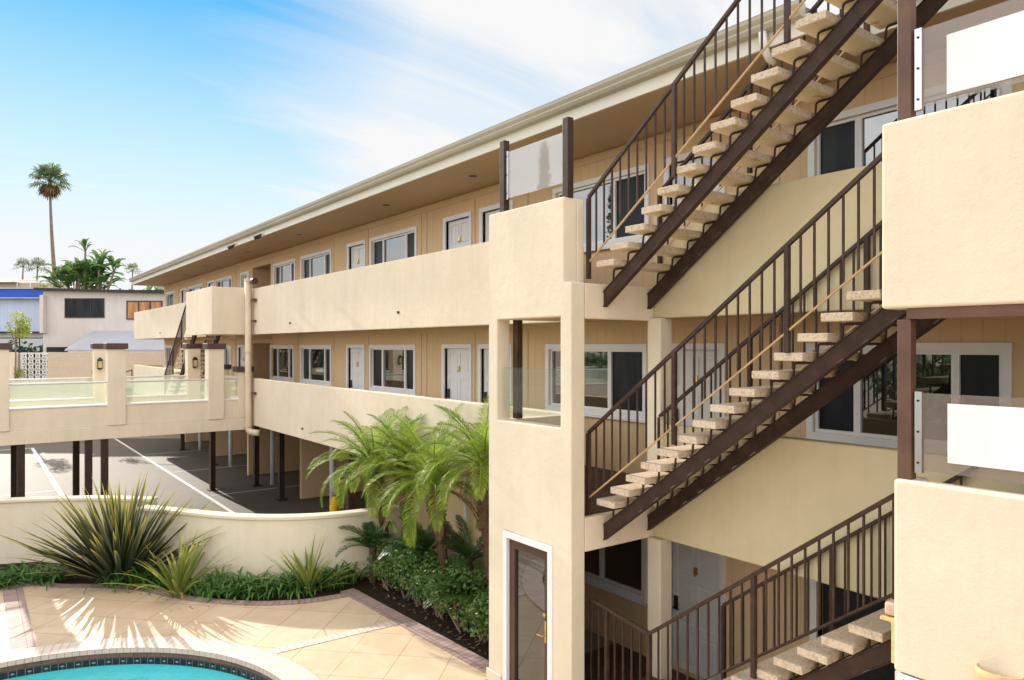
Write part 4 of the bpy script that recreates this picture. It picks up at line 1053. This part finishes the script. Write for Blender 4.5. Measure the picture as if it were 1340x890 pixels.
def paddle_plant(label, X, Z, h0, trunks, seed):
    random.seed(seed)
    t = thing('giant_bird_of_paradise', label, 'plant', P(X, Z, h0))
    tr = MB(); m = MB()
    for (dx, hh, nl, sc, ln) in trunks:
        b = P(X+dx, Z+random.uniform(-.6, .6), h0); top = b+Vector((0, 0, hh))+(P(ln, 0, 0)-P(0, 0, 0)); tr.tube([b, b.lerp(top, .5)+Vector((.05, .05, 0)), top], [.14, .11, .09], 7)
        for i in range(nl):
            az = random.uniform(0, 2*pi); e = radians(random.uniform(20, 88)); s = Vector((-sin(az), cos(az), 0)); L = sc*random.uniform(.8, 1.15); p = top.copy(); rows = []
            d = Vector((cos(az)*cos(e), sin(az)*cos(e), sin(e))); q = p+d*L*.55; m.tube([p, q], [.03, .02], 4, False)
            for k in range(6):
                f = k/5; ee = e-f*f*1.1; dd = Vector((cos(az)*cos(ee), sin(az)*cos(ee), sin(ee)))
                if k: q = q+dd*L*.2
                wd = L*.17*sin(pi*(.08+.9*f))**.6; up = s.cross(dd)*-1
                rows.append((m.v(q+s*wd+up*wd*.4), m.v(q), m.v(q-s*wd+up*wd*.4)))
            for A, B in zip(rows, rows[1:]): m.face((A[0], A[1], B[1], B[0])); m.face((A[1], A[2], B[2], B[1]))
    tr.build('stems', 'trunk_grey', t); m.build('leaves', 'banana_leaf', t, normals=False)
    return t
paddle_plant('big clump of giant bird of paradise behind the pinkish house', -41, 70, 4.4,
             [(-1.9, 1.9, 16, 1.6, -.2), (-1.3, 1.9, 13, 1.5, 0), (-.7, 2.2, 13, 1.5, .1), (-.2, 1.6, 16, 1.7, 0), (.3, 2.2, 12, 1.4, 0), (.8, 1.8, 16, 1.7, .1), (1.2, 2.9, 14, 1.5, .2), (-.2, 4.7, 12, 1.0, .2), (1.0, 4.0, 8, .8, .4), (1.8, 2.7, 16, 1.4, 1.0), (-2.4, 1.1, 13, 1.5, 0), (1.6, 1.1, 13, 1.4, 0), (-.5, .9, 14, 1.6, 0), (-1.5, .8, 14, 1.6, 0), (.6, .8, 14, 1.6, 0)], 111)
paddle_plant('small paddle leaved plant at the tip of the eave', -33.4, 66, 3.0, [(-.4, 1.0, 8, 1.0, 0), (.3, 1.4, 9, 1.0, 0), (.9, 1.1, 8, .9, .2)], 113)
def bush(name, label, X, Z, h0, r, n, size, matn, seed, trunk=None, group=None, lobes=7):
    random.seed(seed)
    t = thing(name, label, 'tree' if trunk else 'shrub', P(X, Z, h0), group)
    m = MB()
    cz = h0+(trunk or 0)+r[2]*.8
    for i in range(lobes):
        a = random.uniform(0, 6.28); rr = random.uniform(.2, .7)
        c = P(X+cos(a)*rr*r[0], Z+sin(a)*rr*r[0], cz+random.uniform(-.5, .6)*r[2]); leafblob(m, c, (r[0]*.5, r[1]*.5, r[2]*.42), n//lobes, size, .4)
    m.build('crown' if trunk else 'foliage', matn, t, normals=False)
    b = P(X, Z, h0); s = MB(); s.tube([b, b+Vector((.03, .02, (trunk or .3)*.6)), b+Vector((0, 0, (trunk or .3)+r[2]*.8))], [.07*r[0], .05*r[0], .02*r[0]], 7)
    for i in range(5):
        a = i*1.3; s.tube([b+Vector((0, 0, (trunk or .3)*.9)), b+Vector((cos(a)*r[0]*.5, sin(a)*r[0]*.5, (trunk or .3)+r[2]*1.1))], [.03*r[0], .012*r[0]], 5)
    s.build('trunk' if trunk else 'stem', 'twig', t)
    return t
bush('small_tree', 'small lime green tree standing before the blue house', -28.95, 42.3, -2.05, (.85, .85, 1.0), 620, .085, 'lime_leaf', 121, trunk=2.35)
bush('shrub', 'low lime green shrub at the foot of the small lime tree', -28.9, 42.4, -2.05, (.5, .5, .5), 160, .07, 'lime_leaf', 123)
bush('shrub', 'yellow green shrub behind the pinkish house left of the tall paddle leaves', -43.9, 68, 4.3, (1.6, 1.6, .9), 500, .16, 'lime_leaf', 125)
bush('shrub', 'dark green shrub on the skyline right of the tall paddle leaves', -37.3, 70, 4.2, (1.2, 1.2, .8), 400, .16, 'tree_leaf', 127)
bush('shrub', 'grey green shrub on the skyline under the eave tip', -32, 70, 4.3, (2.2, 1.5, .7), 400, .16, 'tree_leaf', 129)
bush('shrub', 'low green shrub seen through the bridge glass near the ramp wall', -21.9, 38.6, -2.05, (.6, .6, .5), 220, .07, 'tree_leaf', 131)

# trees and a green boundary across the pool, mirrored in the walkway windows
def side_tree(u, v, h0, r, trunk, seed, label):
    random.seed(seed); t = thing('garden_tree', label, 'tree', W(u, v, h0), 'trees across the pool')
    m = MB()
    for i in range(12):
        a = random.uniform(0, 6.28); rr = random.uniform(.1, .75)
        leafblob(m, W(u+cos(a)*rr*r[0], v+sin(a)*rr*r[1], h0+trunk+r[2]*(1+random.uniform(-.7, .7))), (r[1]*.5, r[0]*.5, r[2]*.42), 130, .20, .3)
    m.build('crown', 'tree_leaf', t, normals=False)
    MB().tube([W(u, v, h0), W(u+.1, v, h0+trunk), W(u, v, h0+trunk+r[2])], [.14, .11, .05], 8).build('trunk', 'trunk_grey', t)
    return t
st0 = side_tree(10, -7.5, DECK, (2.4, 2.0, 1.9), .9, 141, 'bushy garden tree across the pool')
k = 0
for u, v, sc in ((14.5, -8.2, .95), (20, -8.8, 1.05), (27, -9.2, 1.1), (34, -8.4, 1.0), (41, -9.6, 1.1), (49, -9, 1.15), (58, -10.5, 1.2), (68, -11, 1.3)):
    copy_thing(st0, W(u, v, DECK if u < 19 else PARK), 'bushy garden tree across the pool', 'trees across the pool', k*1.7, sc); k += 1
st0['label'] = 'bushy garden tree across the pool'
cy = thing('cypress', 'slender tall cypress far across the parking lot', 'tree', W(31, -14.2, PARK))
random.seed(151); m = MB()
for i in range(26):
    f = i/25; leafblob(m, W(31, -14.2, PARK+1.0+14.8*f), (.9*(1.05-f)**.6+.1, .9*(1.05-f)**.6+.1, .7), 90, .16, .3)
m.build('crown', 'tree_leaf', cy, normals=False); MB().tube([W(31, -14.2, PARK), W(31, -14.2, PARK+14)], [.16, .03], 8).build('trunk', 'trunk_grey', cy)

# ------------------------------------------------------------------ bottom right: wall sconce and sign
sc = thing('wall_sconce', 'tan ceramic half bowl sconce on the lower balcony wall', 'lamp', W(1.92, 5.48, -2.3))
m = MB(); n = 20
def bowl(r, zt, zb, name, mt, th):
    m = MB(); rows = []
    for j, (f, z) in enumerate(((1, zt), (.97, zt-.05), (.8, zt-.16), (.5, zt-.24), (.05, zb))):
        rows.append([m.v(W(1.93+cos(pi*k/n)*r*f, VP-.004-sin(pi*k/n)*r*f*.75, z)) for k in range(n+1)])
    for A, B in zip(rows, rows[1:]):
        for k in range(n): m.face((A[k], A[k+1], B[k+1], B[k]))
    o = m.build(name, mt, sc, smooth=True); s = o.modifiers.new('solid', 'SOLIDIFY'); s.thickness = th; s.offset = -1
bowl(.145, -2.17, -2.44, 'shade', 'ceramic_tan', .014)
sg = thing('sign', 'white sign with blue lettering under the lower balcony wall', 'sign', W(2.5, 5.55, -2.6))
MB().box(2.25, 2.595, 5.515, 5.535, -2.85, -2.425).build('panel', 'sign_white', sg, .004)
fc = bpy.data.curves.new('lettering', 'FONT'); fc.body = 'P'; fc.size = .16; fc.extrude = .002
fo = bpy.data.objects.new('lettering', fc); C.objects.link(fo); fo.data.materials.append(M('sign_blue'))
fo.matrix_world = Matrix.Translation(W(2.565, 5.512, -2.565)) @ Matrix(((0, 0, -1, 0), (-1, 0, 0, 0), (0, 1, 0, 0), (0, 0, 0, 1)))
bpy.context.view_layer.update()
mw = fo.matrix_world.copy()
lm = bpy.data.meshes.new_from_object(fo.evaluated_get(bpy.context.evaluated_depsgraph_get())); lm.transform(mw)
bpy.data.objects.remove(fo)
lo = bpy.data.objects.new('lettering', lm); C.objects.link(lo); attach(lo, sg)

# ================================================================== light, sky, camera
AZ, EL = radians(2.5), radians(24)
sdir = W(cos(EL)*cos(AZ), -cos(EL)*sin(AZ), sin(EL)-EYE)
sun = bpy.data.lights.new('sun', 'SUN'); sun.energy = 5.0; sun.angle = radians(.53); sun.color = (1, .93, .82)
so = bpy.data.objects.new('sun', sun); C.objects.link(so); so.rotation_euler = sdir.to_track_quat('Z', 'Y').to_euler(); so.location = (0, 0, 40)
world = bpy.data.worlds.new('World'); bpy.context.scene.world = world; world.use_nodes = True
t = NT(world); t.n.clear()
out = t.add('ShaderNodeOutputWorld'); bg = t.add('ShaderNodeBackground'); bg.inputs[1].default_value = .1
sky = t.add('ShaderNodeTexSky'); sky.sky_type = 'NISHITA'; sky.sun_disc = False; sky.sun_elevation = EL; sky.sun_rotation = -AZ; sky.dust_density = 0.0; sky.ozone_density = 2.0; sky.altitude = 0
tc = t.add('ShaderNodeTexCoord').outputs['Generated']
sx = t.add('ShaderNodeSeparateXYZ'); t.link(tc, sx.inputs[0])
zz = t.math('MAXIMUM', sx.outputs[2], 0.02)
cx = t.math('DIVIDE', sx.outputs[0], t.math('ADD', zz, .18)); cyy = t.math('DIVIDE', sx.outputs[1], t.math('ADD', zz, .18))
cb = t.add('ShaderNodeCombineXYZ'); t.link(cx, cb.inputs[0]); t.link(cyy, cb.inputs[1])
mp = t.add('ShaderNodeMapping'); mp.inputs['Rotation'].default_value = (0, 0, radians(-25)); mp.inputs['Scale'].default_value = (.5, 1.9, 1); t.link(cb.outputs[0], mp.inputs[0])
n1 = t.noise(mp.outputs[0], 1.5, 9, .60, .6)
# opening in the cirrus towards the upper left
dv = t.add('ShaderNodeVectorMath'); dv.operation = 'DOT_PRODUCT'; t.link(tc, dv.inputs[0])
d0 = Vector((-.05, 1.1, .58)).normalized(); dv.inputs[1].default_value = d0
gap = t.ramp(dv.outputs['Value'], .87, .99)
cover = t.math('ADD', t.math('SUBTRACT', .90, t.math('MULTIPLY', gap, .92)), t.math('MULTIPLY', t.math('SUBTRACT', n1, .47), 1.35), True)
low = t.math('SUBTRACT', 1.0, t.ramp(sx.outputs[2], .12, .43))
low.node.use_clamp = True
cover = t.math('MAXIMUM', cover, t.math('MULTIPLY', low, .97))
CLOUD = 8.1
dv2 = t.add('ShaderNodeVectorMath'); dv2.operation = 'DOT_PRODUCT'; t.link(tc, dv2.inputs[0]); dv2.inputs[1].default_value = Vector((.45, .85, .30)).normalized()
offview_fill = t.ramp(dv2.outputs['Value'], .80, .25)       # added fill light: cloud brightness raised overhead and behind, out of view
bright = t.math('ADD', CLOUD, t.math('MULTIPLY', offview_fill, 9.5))
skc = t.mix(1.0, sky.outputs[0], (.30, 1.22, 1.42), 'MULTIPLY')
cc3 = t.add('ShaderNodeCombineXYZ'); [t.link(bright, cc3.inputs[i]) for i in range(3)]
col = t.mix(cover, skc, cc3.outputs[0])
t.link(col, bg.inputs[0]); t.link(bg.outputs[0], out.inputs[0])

cam = bpy.data.cameras.new('camera'); cam.sensor_width = 36; cam.lens = 950/1340*36; cam.shift_y = 8/1340; cam.clip_end = 2000; cam.clip_start = .05
co = bpy.data.objects.new('camera', cam); C.objects.link(co); co.location = (0, 0, EYE); co.rotation_euler = (pi/2, 0, -TH)
scn = bpy.context.scene; scn.camera = co
scn.view_settings.view_transform = 'Standard'; scn.view_settings.look = 'None'; scn.view_settings.gamma = 1; scn.view_settings.exposure = 0.22
scn.cycles.use_denoising = True
scn.cycles.max_bounces = 8; scn.cycles.transparent_max_bounces = 12; scn.cycles.caustics_reflective = False; scn.cycles.caustics_refractive = False
